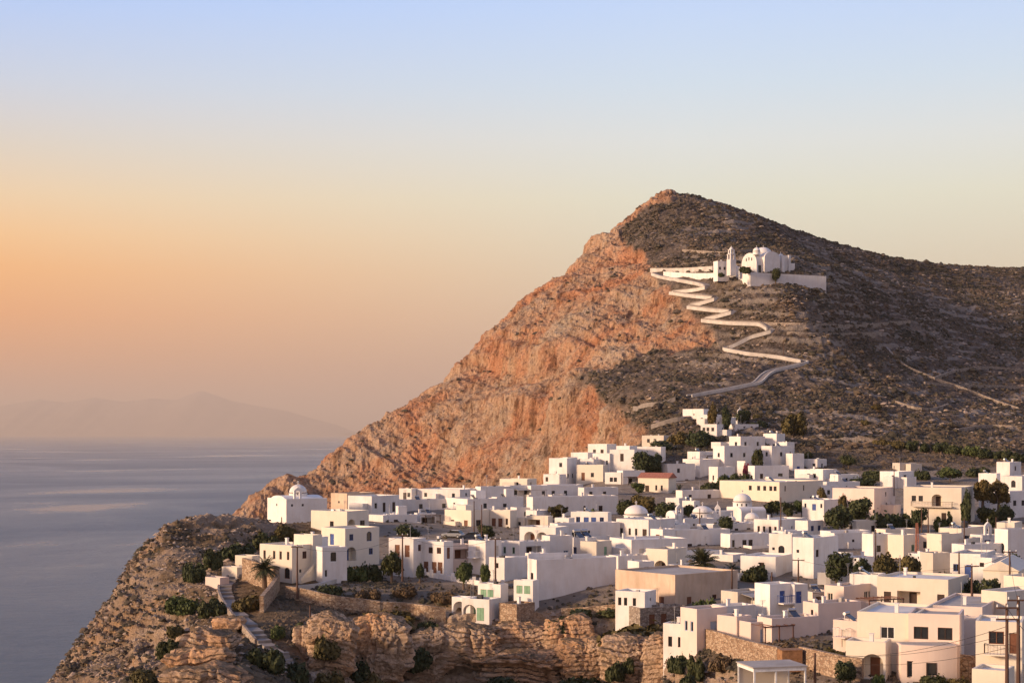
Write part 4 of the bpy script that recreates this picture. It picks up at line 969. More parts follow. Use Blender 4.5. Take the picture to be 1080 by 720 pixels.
H_('low cream house between the four blue doors and the dark red veranda', 586,600,606, 546,558, 60, 'white', 'w30 w70', '', 'brown', Y=322, ex='plain')
H_('white house with a dark doorway left of the long windowless wall', 396,406,424, 527,542, 50, 'white', '', 'd50', Y=360, ex='plain')

H_('square tan stone house block under the green shuttered windows', 526,545,564, 637,658, 50, 'stone', '', '', Y=235.5, ex='plain', group='village houses with bare walls')

H_('white wing stepping down from the flat building beside the zigzag road', 737,754,762, 437,447, 58, 'white', 'w60', '', Y='drop', ex='plain')
H_('small white house half hidden by the cypress shaped tree on the slope', 760,768,776, 440,450, 50, 'white', 'w50', '', Y='drop', ex='plain')
# ------------------------------------------------------------ churches
def at(px, py, Y): return Vector(((px-CX)/F*Y, Y, -(py-HY)/F*Y))
def cross(parent, x, y, z, h=.9):
    c = MB(); t = h*.07; c.box(x-t, y-t, z-.05, x+t, y+t, z+h); c.box(x-h*.3, y-t*.9, z+h*.58, x-t-.002, y+t*.9, z+h*.74); c.box(x+t+.002, y-t*.9, z+h*.58, x+h*.3, y+t*.9, z+h*.74)
    return c.build('cross', M['white'], parent)
def dome(parent, x, y, z, r, h, drum=.8, mat='white', windows=0):
    c = MB(); c.lathe((x, y, z-.3), [(r, 0), (r, drum+.3), (r*1.05, drum+.32), (r*1.05, drum+.42), (r*.98, drum+.44)], 28); d = c.build('drum', M[mat], parent)
    c = MB(); c.lathe((x, y, z+drum+.3), dome_prof(r*.98, h, 9), 28); dd = c.build('dome', M[mat], parent, smooth=True)
    for q in range(windows):
        t = R(200+q*28); n = Vector((math.cos(t), math.sin(t), 0)); s = Vector((-n.y, n.x, 0)); o = Vector((x, y, z))+n*(r+.01)
        w_ = MB(); w_.prism([o-s*.14+Vector((0, 0, .2)), o+s*.14+Vector((0, 0, .2)), o+s*.14+Vector((0, 0, .75)), o-s*.14+Vector((0, 0, .75))], -n*.05); w_.build('window', M['glass'], d)
    cross(parent, x, y, z+drum+.3+h, .8)
def belfry(parent, x, y, z, w, h, ang=0, two=False):
    """white open bell gable"""
    rt = Matrix.Rotation(ang, 3, 'Z'); T = lambda p: Vector((x, y, z))+rt @ Vector(p)
    c = MB(); t = .45; ow = w*.24
    xs = [-w/2, -w/2+ow, w/2-ow, w/2] if not two else [-w/2, -w/2+ow*.7, -ow*.25, ow*.25, w/2-ow*.7, w/2]
    for i in range(0, len(xs), 2): c.prism([T((xs[i], 0, -.5)), T((xs[i+1], 0, -.5)), T((xs[i+1], 0, h*.55)), T((xs[i], 0, h*.55))], rt @ Vector((0, t, 0)))
    n = 8; ip = []
    for i in range(1, len(xs)-1, 2):
        cu = (xs[i]+xs[i+1])/2; r = (xs[i+1]-xs[i])/2; ip += [(cu-r*math.cos(math.pi*k/n), 0, h*.55+r*math.sin(math.pi*k/n)) for k in range(n+1)]
    top = [(w/2, 0, h*.55), (w/2, 0, h*.72), (w*.28, 0, h*.86), (0, 0, h), (-w*.28, 0, h*.86), (-w/2, 0, h*.72), (-w/2, 0, h*.55)]
    c.prism([T(p) for p in ip+top], rt @ Vector((0, t, 0)))
    b = c.build('belfry', M['white'], parent)
    for i in range(1, len(xs)-1, 2):
        cu = (xs[i]+xs[i+1])/2; q = T((cu, t/2, h*.35)); g = MB(); g.lathe(q, [(w*.09, 0), (w*.07, .1), (w*.045, .25), (.01, .3)], 10); g.build('bell', M['rust'], b)
    q = T((0, t/2, h)); cross(parent, q.x, q.y, q.z, .6)

def arched(mb, x0, x1, y0, y1, z0, zw, rise, n=12, alongx=True):
    if alongx: pr = [(x0, y0, z0)]+[(x0, (y0+y1)/2-(y1-y0)/2*math.cos(math.pi*i/n), zw+rise*math.sin(math.pi*i/n)) for i in range(n+1)]+[(x0, y1, z0)]; mb.prism(pr, (x1-x0, 0, 0))
    else: pr = [(x0, y0, z0)]+[((x0+x1)/2-(x1-x0)/2*math.cos(math.pi*i/n), y0, zw+rise*math.sin(math.pi*i/n)) for i in range(n+1)]+[(x1, y0, z0)]; mb.prism(pr, (0, y1-y0, 0))
# left church
e = H_('white domed church with a small bell gable at the far left end of the village', 282,302,345, 526,556, 34, 'white', 't50^', 't14^ t40^', Y=338, cat='church', name='church', group='domed village churches', ex='plain')
_, wr_, wl_, Hh, rz_, Yh = HOUSES[-1]
dome(e, wr_*.5, wl_*.45, Hh-.35, 1.9, 1.7, 1.2, windows=2); belfry(e, wr_*.30, .35, Hh-.1, 1.8, 2.5)
c = MB(); arched(c, -.01+.3, wr_-.3, wl_*.12, wl_*.88, Hh-1, Hh-.3, .9); c.build('roof_vault', M['white'], e)
# big dome
def dchurch(label, px, ytop, ydrum, rpx, Y, ybase, windows, a=30, bel=None, drum=.9):
    s = Y/F; r = rpx*s; e = empty('church', at(px, ybase, Y+r), R(a)); tag(e, label, 'church', 'domed village churches')
    hb = (ybase-ydrum)*s; b = r*1.18; c = MB(); c.box(-b, -b, -3, b, b, hb); c.build('wall', M['white'], e)
    htop = (ydrum-ytop)*s; dome(e, 0, 0, hb, r, max(.6, htop-drum-.3), drum, windows=windows)
    if bel: belfry(e, (bel[0])*s, -b+.2, hb, bel[1]*s, bel[2]*s, R(-a))
    return e
dchurch('church with the widest white dome, standing before dark trees in the village centre', 671, 532, 548, 13, 318, 556, 3)
dchurch('low round white dome of the church left of a twin arched belfry', 741, 533, 546, 11, 338, 552, 2, bel=(11, 6, 15))
dchurch('tall white dome above the barrel roof, backed by the long cream house', 783, 520, 534, 10, 356, 548, 3)
dchurch('small cone like white dome in front of the barrel roofed church', 793, 540, 550, 8, 330, 556, 0, drum=.3)
dchurch('smallest white domed hood at the left of the cone like dome', 771.5, 544, 552, 5, 328, 558, 0, drum=.4)
H_('barrel roofed white church hall to the right of the tall white dome', 779,782,808, 540,552, 20, 'white', '', '', Y=346, roof='vault', cat='church', name='church', group='domed village churches', ex='plain')
H_('gabled white church wall joining two of the three domes', 750,752,786, 539,552, 14, 'white', '', '', Y=350, cat='church', name='church', group='domed village churches', ex='plain')
e = H_('tiny white chapel with a pointed bell gable, right of the widest dome', 706,712,720, 544,556, 30, 'white', '', '', Y=326, cat='chapel', name='chapel', roof='vault', group='small chapels', ex='plain')
belfry(e, 1.2, 0, HOUSES[-1][3]-.3, 1.7, 2.7)
e = H_('white chapel with an open bell gable and a blue window on the right', 1031,1036,1052, 564,580, 24, 'white', '', 'W35', 'blue', Y=290, cat='chapel', name='chapel', group='small chapels', ex='plain')
belfry(e, 1.4, 0, HOUSES[-1][3]-.1, 1.5, 2.4)
H_('white chapel with a red tiled roof and tall dark windows, above the dark trees', 673,705,713, 504,521, 60, 'cream', 's30 n60 n78', '', 'dark', Y=404, roof='gable', cat='chapel', name='chapel', group='small chapels', ex='alongL tiled plain')
_g = drop(778, 447); e = empty('chapel', at(778, 447, _g.y-1), R(20)); tag(e, 'tiny white chapel gable among cypresses on the slope', 'chapel', 'small chapels')
c = MB(); c.box(0, 0, -2, 3, 4, 2.2); c.build('wall', M['white'], e); belfry(e, .9, 0, 2.2, 1.7, 2.7)

# church of the hill
e = empty('church', at(798, 289, 640), R(28)); tag(e, 'big white domed church high on the mountain behind a long wall', 'church', 'domed village churches')
c = MB(); arched(c, 0, 13, 0, 10, -3, 4.6, 4.2); c.build('wall', M['white'], e)
c = MB(); arched(c, 3.0, 10.5, -1.2, 11.5, -3, 6.6, 2.5, alongx=False); c.build('transept', M['white'], e)
c = MB(); arched(c, 13.01, 17.2, 1.0, 10, -3, 6.6, 1.6, alongx=False); c.box(16.0, .2, -3, 16.9, .99, 8.3); c.box(11.6, -1.25, -3, 12.8, -.003, 7.6); c.build('apse_block', M['white'], e)
c = MB(); c.box(17.21, .6, -3, 19.3, 9, 5.2); c.box(19.31, 1.5, -3, 20.6, 8, 3.2); c.build('buttress', M['white'], e)
dome(e, 7, 5, 8.2, 3.4, 2.6, .3); dome(e, .9, 1.2, 8.0, 1.5, 1.5, .8); dome(e, 14.8, 4, 7.6, 1.1, .9, .3)
for x_, y_, z_ in ((-.02, 3.2, 5.6), (-.02, 5.0, 5.9), (-.02, 6.8, 5.6)):
    w_ = MB(); w_.box(-.05, y_-.3, z_, -.003, y_+.3, z_+1.2); w_.build('window', M['glass'], e)
w_ = MB(); w_.box(-.08, 3.9, 0, -.003, 6.1, 3.2); w_.build('door', M['brown'], e)
for x_ in (1.5,): w_ = MB(); w_.box(x_-.7, -.06, -.2, x_+.7, -.003, 3.6); w_.build('doorway', M['glass'], e)
w_ = MB(); w_.box(13.6, .93, -.2, 14.5, .997, 1.8); w_.build('door', M['brown'], e)
e = empty('bell_tower', at(770.5, 284, 632), R(28)); tag(e, 'slim white bell tower beside the big church on the mountain', 'bell tower')
c = MB(); c.box(0, 0, -3, 3.2, 3.2, 5.0); c.build('base', M['white'], e)
for lv, (w0, z0, z1) in enumerate(((2.8, 5.0, 7.6), (2.2, 7.9, 9.8))):
    c = MB(); o = (3.2-w0)/2; p_ = w0*.27
    for a_ in (0, 1):
        for b_2 in (0, 1): x = o+a_*(w0-p_); y = o+b_2*(w0-p_); c.box(x, y, z0+.002, x+p_, y+p_, z1)
    c.box(o-.12, o-.12, z1+.002, o+w0+.12, o+w0+.12, z1+.28); f = c.build('belfry', M['white'], e)
    g = MB(); g.lathe((1.6, 1.6, z0+.9), [(.45, 0), (.35, .3), (.25, .7), (.02, .8)], 10); g.build('bell', M['rust'], f)
e.scale = (.82, .82, .78)
c = MB(); c.lathe((1.6, 1.6, 10.09), [(1.05, 0), (.95, .5), (.6, .95), (.3, 1.15), (.3, 1.4), (.12, 1.6), (0, 1.9)], 16); c.build('cap', M['white'], e, smooth=True)
H_('low white priest house at the foot of the mountain bell tower', 754,757,769, 275,287, 18, 'white', '', 'w20 w60', Y=634, ex='plain')

# ------------------------------------------------------------ walls, paths
def sample_line(pts, step=5):
    out = []
    for (x0, y0), (x1, y1) in zip(pts, pts[1:]):
        n = max(1, int(math.hypot(x1-x0, y1-y0)/step))
        for i in range(n): out.append((x0+(x1-x0)*i/n, y0+(y1-y0)*i/n))
    out.append(pts[-1]); return out
def onground(pts, step=5, Ylim=None):
    w_ = []
    for x, y in sample_line(pts, step):
        g = drop(x, y)
        if g is None: continue
        if w_ and (abs(g.y-w_[-1].y) > 40): continue
        w_.append(g)
    for _ in range(2):
        w_ = [w_[0]]+[(w_[i-1]+w_[i]*2+w_[i+1])/4 for i in range(1, len(w_)-1)]+[w_[-1]]
    return w_
def wall_run(w_, h, t, mat, label, cat='wall', name='stone_wall', group=None, off=0, down=1.5, pillars=0, posts='pillar'):
    mb = MB(); L_, R2 = [], []
    for i, p_ in enumerate(w_):
        d = (w_[min(i+1, len(w_)-1)]-w_[max(i-1, 0)]); d.z = 0; d.normalize(); n = Vector((d.y, -d.x, 0))
        L_.append(p_+n*(off-t/2)); R2.append(p_+n*(off+t/2))
    for i in range(len(w_)-1):
        hh = [h(i/(len(w_)-1)), h((i+1)/(len(w_)-1))] if callable(h) else [h, h]
        q = [L_[i], R2[i], R2[i+1], L_[i+1]]; n = len(mb.v)
        for k, v in enumerate(q): mb.v.append((v.x, v.y, v.z-down))
        for k, v in enumerate(q): mb.v.append((v.x, v.y, v.z+hh[0 if k < 2 else 1]))
        mb.f += [(n, n+1, n+5, n+4), (n+2, n+3, n+7, n+6), (n+4, n+5, n+6, n+7), (n+3, n, n+4, n+7), (n+1, n+2, n+6, n+5)]
    if pillars:
        e = empty(name, w_[0]); tag(e, label, cat, group); mb.v = [tuple(Vector(v)-w_[0]) for v in mb.v]; mb.build('wall', M[mat], e)
        for i in range(0, len(w_), pillars):
            v = w_[i]-w_[0]; c = MB(); c.box(v.x-.28, v.y-.28, v.z-.5, v.x+.28, v.y+.28, v.z+(h if not callable(h) else 1)+.5); c.build(posts, M[mat], e)
        return e
    o = mb.build(name, M[mat]); tag(o, label, cat, group); return o
def ribbon(w_, wd, mat, name, lift=.12, step=0):
    mb = MB(); rows = []
    for i, p_ in enumerate(w_):
        d = (w_[min(i+1, len(w_)-1)]-w_[max(i-1, 0)]); d.z = 0; d.normalize(); n = Vector((d.y, -d.x, 0)); r = []
        z = max(gz(p_.x+n.x*k*wd/2, p_.y+n.y*k*wd/2, p_.z) for k in (-.9, 0, .9)); z = min(z, p_.z+1.2)+lift
        for k in (-1, 1): r.append((p_.x+n.x*k*wd/2, p_.y+n.y*k*wd/2, z))
        rows.append(r)
    if step:   # treads and risers
        rz_ = rows; rows = []
        for a, b in zip(rz_, rz_[1:]):
            z = math.floor(a[0][2]/step)*step+step; rows += [[(*p_[:2], z) for p_ in a], [(*p_[:2], z) for p_ in b]]
    for a, b in zip(rows, rows[1:]):
        mb.poly([a[0], a[1], b[1], b[0]])
        for k in (0, 1): mb.poly([a[k], b[k], (b[k][0], b[k][1], b[k][2]-1.5), (a[k][0], a[k][1], a[k][2]-1.5)])
    o = mb.build(name, M[mat]); o['kind'] = 'structure'; return o
zw = onground(ZIG, 3)
ribbon(zw, 2.2, 'pave', 'path', .12)
wall_run(zw, .6, .4, 'wash', 'whitewashed wall zigzagging up the mountain on the downhill side of the church path', name='path_wall', down=.7, off=1.35, group='walls of the zigzag path')
wall_run(zw, .6, .4, 'wash', 'whitewashed wall zigzagging up the mountain on the uphill side of the church path', name='path_wall', down=.7, off=-1.35, group='walls of the zigzag path')
r1 = onground([(712,421),(700,425),(686,429),(672,432)], 4); ribbon(r1, 3, 'pave', 'path'); wall_run(r1, .7, .4, 'wash', 'low pale wall along the short lower road left of the slope buildings', off=1.7)
r2 = onground([(738,436),(722,442),(706,446),(690,452)], 4); ribbon(r2, 4, 'pave', 'path'); wall_run(r2, .8, .4, 'wash', 'pale road edge wall ending at the roof slab above the upper cluster', off=2.2)
wall_run([at(791, 297, 627).lerp(at(871, 301, 636), k_/8) for k_ in range(9)], 3.6, .6, 'white', 'long high white wall right of the mountain church', name='boundary_wall', down=3, group='walls round the mountain church')
wall_run([at(775, 289, 642).lerp(at(791, 297, 627.4), k_/4) for k_ in range(5)], 3.5, .6, 'white', 'short lit white wall sloping down to the corner below the mountain church', name='boundary_wall', down=3, group='walls round the mountain church')
wall_run(onground([(700,291),(730,293),(755,293),(774,291)], 6), 1.9, .5, 'white', 'lower white terrace wall left of the mountain church', name='boundary_wall', down=3, group='walls round the mountain church')
wall_run(onground([(686,287),(720,287),(752,285)], 6), 1.7, .5, 'wash', 'upper white terrace wall left of the mountain bell tower', name='boundary_wall', down=3, group='walls round the mountain church')
# field walls on the slope
fw = [([(935,368),(950,385),(965,392),(990,402),(1020,412),(1050,424),(1080,434)], 'dry stone wall running diagonally down the right of the dark slope'),
      ([(985,400),(1010,391),(1045,388),(1080,392)], 'curved dry stone wall below the right skyline'),
      ([(975,405),(1010,408),(1050,408),(1085,410)], 'nearly level dry stone wall at the right of the slope'),
      ([(800,342),(850,343),(900,345),(960,340)], 'long level dry stone wall right of the middle zigzags'),
      ([(830,352),(880,354),(930,352)], 'short level dry stone wall just below the long one'),
      ([(945,425),(965,432),(985,434),(1000,428)], 'short bent dry stone wall above the dark hedge'),
      ([(720,265),(760,268),(800,264)], 'old terrace wall above the mountain church'),
      ([(1010,455),(1040,450),(1080,452)], 'low dry stone wall near the right edge above the hedge'),
      ([(905,462),(940,470),(990,476),(1040,480)], 'dry stone wall under the row of shrubs on the right')]
for pts, lb in fw: wall_run(onground(pts, 6), .9, .7, 'gstone', lb, name='stone_wall', group='dry stone field walls')
# stepped path on the left and its walls
sp = onground([(254,606),(243,613),(237,622),(240,632),(248,644),(256,654),(266,664),(276,676),(296,694),(322,716)], 3)
spf = [a.lerp(b, q/3) for a, b in zip(sp, sp[1:]) for q in range(3)]
ribbon(spf, 1.8, 'pave', 'path', .1, .36)
wall_run(sp[:int(len(sp)*.62)], .7, .35, 'gstone', 'low pale wall down the left side of the stepped path', off=1.1)
ww = [([(257,612),(272,617),(293,622)], 3.6, .6, 'stone', 'high orange stone retaining wall under the palm', 3),
      ([(293,622),(286,634),(276,646)], 2.4, .6, 'stone', 'stone wall sloping down from the corner below the palm', 3),
      ([(303,631),(322,634),(345,640),(365,643),(385,645),(401,647)], 1.9, .6, 'stone', 'curved dry stone wall right of the left power pole base', 2),
      ([(401,646),(425,647),(450,650),(470,653)], 1.7, .6, 'stone', 'dry stone wall leading to the terrace with a railing', 2),
      ([(312,622),(335,620),(365,612),(392,607),(418,605)], .7, .35, 'wash', 'low pale kerb wall from the staircase house to the left street', 1),
      ([(592,652),(625,650),(660,646),(690,650)], 1.5, .6, 'stone', 'rough stone wall below the hedge of the biggest blank wall', 3),
      ([(728,683),(745,684),(765,690),(785,697),(808,703),(822,706)], 2.6, .6, 'stone', 'curved stone retaining wall below the tall blue door house', 3),
      ([(845,704),(868,710),(892,716),(910,718)], 2.4, .6, 'stone', 'curved orange stone wall right of the open pavilion', 3),
      ([(1007,716),(1026,718),(1046,722)], 2.7, .7, 'stone', 'square orange stone wall left of the two tall power poles', 3),
      ([(743,611),(775,612),(812,611)], 1.2, .3, 'white', 'long white garden wall right of the middle palm', 1),
      ([(862,616),(880,616),(897,614)], 1.9, .3, 'white', 'white yard wall at the foot of the tower like house', 1),
      ([(884,603),(905,605),(925,606)], 1.0, .3, 'white', 'low white wall under the dark round tree on the right', 1)]
for pts, h, t, mt, lb, dn in ww: wall_run(onground(pts, 4), h, t, mt, lb, name='stone_wall' if mt == 'stone' else 'garden_wall', down=dn, group='stone walls of the village' if mt == 'stone' else 'white garden walls')
wall_run(onground([(424,604),(445,607),(470,611),(505,617),(530,620)], 2.5), .75, .3, 'white', 'white street wall with many small pillars below the red brown doors', name='garden_wall', pillars=3, group='white garden walls')

# ------------------------------------------------------------ plants
def quads_cloud(cs, nrm, size, rr, asp=1.0):
    n = len(cs); a = rr.normal(size=(n, 3)); a -= (a*nrm).sum(1)[:, None]*nrm; a /= np.linalg.norm(a, axis=1)[:, None]; b = np.cross(nrm, a)
    s = size[:, None]; q = np.stack([cs-a*s-b*s*asp, cs+a*s-b*s*asp*.6, cs+a*s*.8+b*s*asp, cs-a*s+b*s*asp*.8], 1)
    return q.reshape(-1, 3), np.arange(n*4).reshape(n, 4)
def ico(rad, c, rr, jit=.15):
    bm = bmesh.new(); bmesh.ops.create_icosphere(bm, subdivisions=1, radius=1); v = np.array([x.co[:] for x in bm.verts]); f = np.array([[q.index for q in y.verts] for y in bm.faces]); bm.free()
    return v*rad*(1+rr.uniform(-jit, jit, (len(v), 1)))+c, f
def crown_mesh(name, seed, kind='round', leaves=1900, size=.085):
    rr = np.random.default_rng(seed); V = []; Fq = []; base = 0
    nl = {'round': 16, 'tall': 14, 'loose': 12, 'mound': 12, 'cypress': 10}[kind]; lob = []
    for i in range(nl):
        d = rr.normal(size=3); d /= np.linalg.norm(d); r = rr.uniform(.25, .62)
        if kind == 'mound': c = np.array([d[0]*r*1.25, d[1]*r*1.25, .12+abs(d[2])*r*.7]); lr = rr.uniform(.14, .40)
        elif kind == 'cypress': t = i/(nl-1); c = np.array([d[0]*.12, d[1]*.12, .12+t*1.75]); lr = .42*(1-t*.75)
        elif kind == 'loose': c = d*np.array([.72, .72, .6])*rr.uniform(.5, 1)+[0, 0, 1]; lr = rr.uniform(.2, .34)
        else: c = d*np.array([r, r, r*.85])+[0, 0, 1]; lr = rr.uniform(.20, .46)
        lob.append((c, lr))
    tri = []
    tot = sum(l[1]**2 for l in lob)
    for c, lr in lob:
        n = int(leaves*lr**2/tot); d = rr.normal(size=(n, 3)); d /= np.linalg.norm(d, axis=1)[:, None]
        rad = lr*rr.uniform(.72, 1.12, (n, 1))**1.0; p_ = c+d*rad*np.array([1, 1, .9])*(1+.22*rr.normal(size=(n, 1))*(rr.random((n, 1)) < .3)); p_[:, 2] = np.maximum(p_[:, 2], .02)
        nn_ = d+rr.normal(size=(n, 3))*.55; nn_ /= np.linalg.norm(nn_, axis=1)[:, None]
        v, f = quads_cloud(p_, nn_, rr.uniform(size*.5, size*1.15, n), rr); V.append(v); Fq.append(f+base); base += len(v)
        v, f = ico(lr*.6, c, rr); v[:, 2] = np.maximum(v[:, 2], 0)
        V.append(v); tri.append(f+base); base += len(v)
    me = bpy.data.meshes.new(name); me.from_pydata(np.concatenate(V).tolist(), [], np.concatenate(Fq).tolist()+np.concatenate(tri).tolist()); me.update(); return me
CROWN = {}
for k_ in ('round', 'tall', 'loose', 'mound', 'cypress'):
    CROWN[k_] = [crown_mesh(k_+'_crown', 100+i*7+len(k_), k_, 2300 if k_ != 'cypress' else 1500, .075) for i in range(4 if k_ in ('round', 'mound') else 2)]
_cm = {}
def crown_obj(kind, mat, parent, sx, sz, seed, name='crown', rz=0):
    k = (kind, seed % len(CROWN[kind]), mat)
    if k not in _cm: me = CROWN[kind][k[1]].copy(); me.materials.clear(); me.materials.append(M[mat]); _cm[k] = me
    o = bpy.data.objects.new(name, _cm[k]); COL.objects.link(o); o.parent = parent; o.scale = (sx, sx*.95, sz); o.rotation_euler = (0, 0, rz); return o
def tree(label, px, yt, yb, w, kind='round', mat='leaf_dark', Y=None, name='tree', cat='tree', group='trees among the houses', trunk=.1, snap=True):
    g = drop(px, yb)
    if Y is None: Y = g.y if g is not None else gY(yb)
    z = -(yb-HY)/F*Y; X = (px-CX)/F*Y; zg = gz(X, Y, z); z = (min(z, zg) if abs(zg-z) < 4 else z) if snap else z-.4
    s = Y/F; Hh = -(yt-HY)/F*Y-z; rad = w*s/2*1.05; seed = int(px+yt*3); e = empty(name, (X, Y, z), seed*.7); tag(e, label, cat, group)
    ch = Hh*(1-trunk); sz = ch/ (1.72 if kind != 'mound' else .95)
    if kind == 'cypress': sz = Hh/2.05; c = crown_obj(kind, mat, e, rad/.42, sz, seed)
    elif kind == 'mound': sz = Hh/.95; crown_obj(kind, mat, e, rad/.85, sz, seed)
    else: c = crown_obj(kind, mat, e, rad/.9, sz, seed); c.location = (0, 0, Hh*trunk-.14*sz)
    if kind != 'mound':
        r = random.Random(seed); t = MB(); r0 = max(.12, Hh*.035); top = Vector((r.uniform(-.2, .2), r.uniform(-.2, .2), Hh*(trunk+.2))); t.tube([(0, 0, -1), (0, 0, 0), tuple(top*.5), tuple(top)], [r0*1.4, r0*1.2, r0, r0*.8], 7)
        for q in range(4):
            a_ = q*1.57+r.random(); d = Vector((math.cos(a_)*rad*.55, math.sin(a_)*rad*.55, Hh*.25)); t.tube([tuple(top*.85), tuple(top+d*.5), tuple(top+d)], [r0*.6, r0*.4, r0*.15], 5)
        t.build('trunk', M['bark'], e)
    return e
def shrub(label, px, yt, yb, w, mat='leaf_dark', Y=None, group='bushes on the rocks'):
    if Y is None and 325 < px < 715 and yb > 655:      # these grow on the outcrops, in front of the bank
        g = drop(px, yb); return tree(label, px, yt, yb, w, 'mound', mat, g.y-4.5, 'bush', 'bush', group, snap=False)
    return tree(label, px, yt, yb, w, 'mound', mat, Y, 'bush', 'bush', group)
def palm(label, px, yt, yb, w, Y, seed=1, nf=46, group='palms'):
    rr = random.Random(seed); s = Y/F; z = -(yb-HY)/F*Y; X = (px-CX)/F*Y; Hh = (yb-yt)*s; R_ = w*s/2
    e = empty('palm_tree', (X, Y, z)); tag(e, label, 'palm', group); th = max(Hh-R_*.95, Hh*.35)
    t = MB(); t.tube([(0, 0, -1), (0, 0, th*.4), (0.05, 0, th)], [.42, .34, .38], 10); t.build('trunk', M['bark'], e)
    f = MB()
    for i in range(nf):
        a_ = i*2.39996+rr.uniform(-.1, .1); el = math.radians(rr.uniform(-25, 78)); L_ = R_*rr.uniform(.95, 1.15); n = 9; p_ = Vector((0.05, 0, th)); d = Vector((math.cos(a_)*math.cos(el), math.sin(a_)*math.cos(el), math.sin(el)))
        pts = [p_.copy()]
        for k_ in range(n): p_ = p_+d*(L_/n); d.z -= .15; d.normalize(); pts.append(p_.copy())
        side = Vector((-math.sin(a_), math.cos(a_), 0))
        for k_ in range(1, n):
            q = pts[k_]; q2 = pts[k_+1]; lw = L_*.24*math.sin(math.pi*(k_+.6)/(n+.8))+.08
            for sg in (-1, 1):
                for hf in (0, .5):
                    b = q.lerp(q2, hf); tipp = b+side*sg*lw+(q2-q)*.9+Vector((0, 0, -lw*.45)); f.poly([b, b.lerp(q2, .55)+Vector((0, 0, .01)), tipp])
        f.tube([tuple(x) for x in pts[::3]+[pts[-1]]], [.05, .04, .03, .015][:len(pts[::3])+1] if len(pts[::3])+1 <= 4 else [.05, .04, .03, .02, .01][:len(pts[::3])+1], 4, cap=False)
    f.build('fronds', M['palm'], e); return e
palm('broad dark palm on the stone terrace at the left end of the village', 279, 585, 613, 32, 246, 3)
palm('wide drooping palm in the centre right of the village by the low white outbuilding', 740, 577, 607, 38, 258, 5, 56)
palm('small palm behind the right side of the wide drooping palm', 772, 591, 607, 20, 262, 8, 30)
palm('small palm left of the round domes under the white stepped house', 716, 510, 521, 16, 404, 9, 26)
T_ = tree
T_('large dark tree mass, left one, above the upper cluster', 716, 452, 480, 30, 'round', 'leaf_olive', 478)
T_('large dark tree mass, right one, above the upper cluster', 738, 450, 484, 34, 'round', 'leaf_dark', 474)
T_('low dark tree at the foot of the large dark trees above the cluster', 700, 462, 480, 26, 'round', 'leaf_dark', 470)
T_('dark round tree in the middle of the upper cluster', 681, 472, 497, 26, 'round', 'leaf_dark', 430, trunk=.12)
T_('smaller dark tree touching the dark round one of the upper cluster', 694, 476, 496, 14, 'tall', 'leaf_dark', 432)
T_('green tree left of the red tiled chapel', 674, 507, 522, 16, 'round', 'leaf_fresh', 402)
T_('dark tree behind the left side of the widest dome', 660, 524, 548, 24, 'round', 'leaf_dark', 352)
T_('tallest dark tree directly behind the widest dome', 682, 519, 548, 30, 'round', 'leaf_olive', 350)
T_('dark tree between the widest dome and the tiny pointed chapel', 700, 526, 549, 26, 'round', 'leaf_dark', 346)
T_('dark tree left of the twin arched belfry', 726, 530, 548, 16, 'round', 'leaf_dark', 352)
T_('feathery grey green tree above the dark red veranda', 588, 530, 546, 22, 'loose', 'leaf_olive', 344)
T_('small green tree on the grey wall left of the widest dome', 626, 532, 541, 14, 'mound', 'leaf_fresh', 340)
T_('dark leafy tree right of the parked cars', 514, 551, 572, 20, 'round', 'leaf_dark', 304, trunk=.1)
T_('low dark tree above the parked cars', 490, 553, 563, 12, 'mound', 'leaf_dark', 322)
T_('small round dark tree beside the tall chimney on the lower street', 431, 549, 567, 30, 'round', 'leaf_dark', 300, trunk=.08)
T_('dark bushy tree left of the boxy brown opening house', 413, 577, 603, 24, 'round', 'leaf_dark', 256, trunk=.1)
T_('low dark tree under the arch of the blue window house', 392, 587, 603, 24, 'mound', 'leaf_dark', 258)
T_('low dark hedge tree right of the round topped blind arch', 374, 590, 606, 22, 'mound', 'leaf_fresh', 256)
T_('fresh green young tree in front of the red porch house', 489, 588, 611, 17, 'round', 'leaf_fresh', 250)
T_('fresh green slim tree before the grey balcony door', 512, 589, 613, 12, 'tall', 'leaf_fresh', 249)
T_('small dark tree at the pillar wall left of the red doors', 443, 591, 605, 9, 'round', 'leaf_dark', 256)
T_('cypress shaped dark tree left, by the white slope buildings', 752, 424, 452, 13, 'tall', 'leaf_olive', None)
T_('second dark tree among the slope buildings, right of the cypress shape', 765, 427, 455, 13, 'tall', 'leaf_dark', None)
T_('bushy dark tree around the tiny slope chapel', 783, 430, 449, 17, 'round', 'leaf_dark', None)
T_('low dark tree right of the tiny slope chapel', 802, 440, 456, 20, 'mound', 'leaf_dark', 500)
T_('tall olive brown tree standing alone right above the hill cluster', 836, 431, 467, 28, 'round', 'leaf_olive', 486, trunk=.1)
T_('dark creeper tree in the notch of the hill cluster', 799, 468, 498, 14, 'tall', 'leaf_dark', 438)
T_('dark tree right of the blocky white house above the red tiled chapel', 748, 505, 519, 22, 'mound', 'leaf_dark', 404)
T_('dark low tree under the windows of the hill cluster', 781, 493, 507, 24, 'mound', 'leaf_dark', 420)
T_('dark tree left of the hill cluster front house', 764, 497, 508, 18, 'mound', 'leaf_fresh', 422)
T_('dark tree left under the long cream house', 814, 525, 545, 18, 'round', 'leaf_dark', 352)
T_('dark tree in the middle under the long cream house', 830, 527, 546, 18, 'round', 'leaf_dark', 350)
T_('dark tree under the right end of the long cream house', 846, 525, 545, 18, 'round', 'leaf_fresh', 354)
T_('thin brownish tree before the lit cream wall right of the cream house', 866, 511, 531, 16, 'loose', 'leaf_olive', 372)
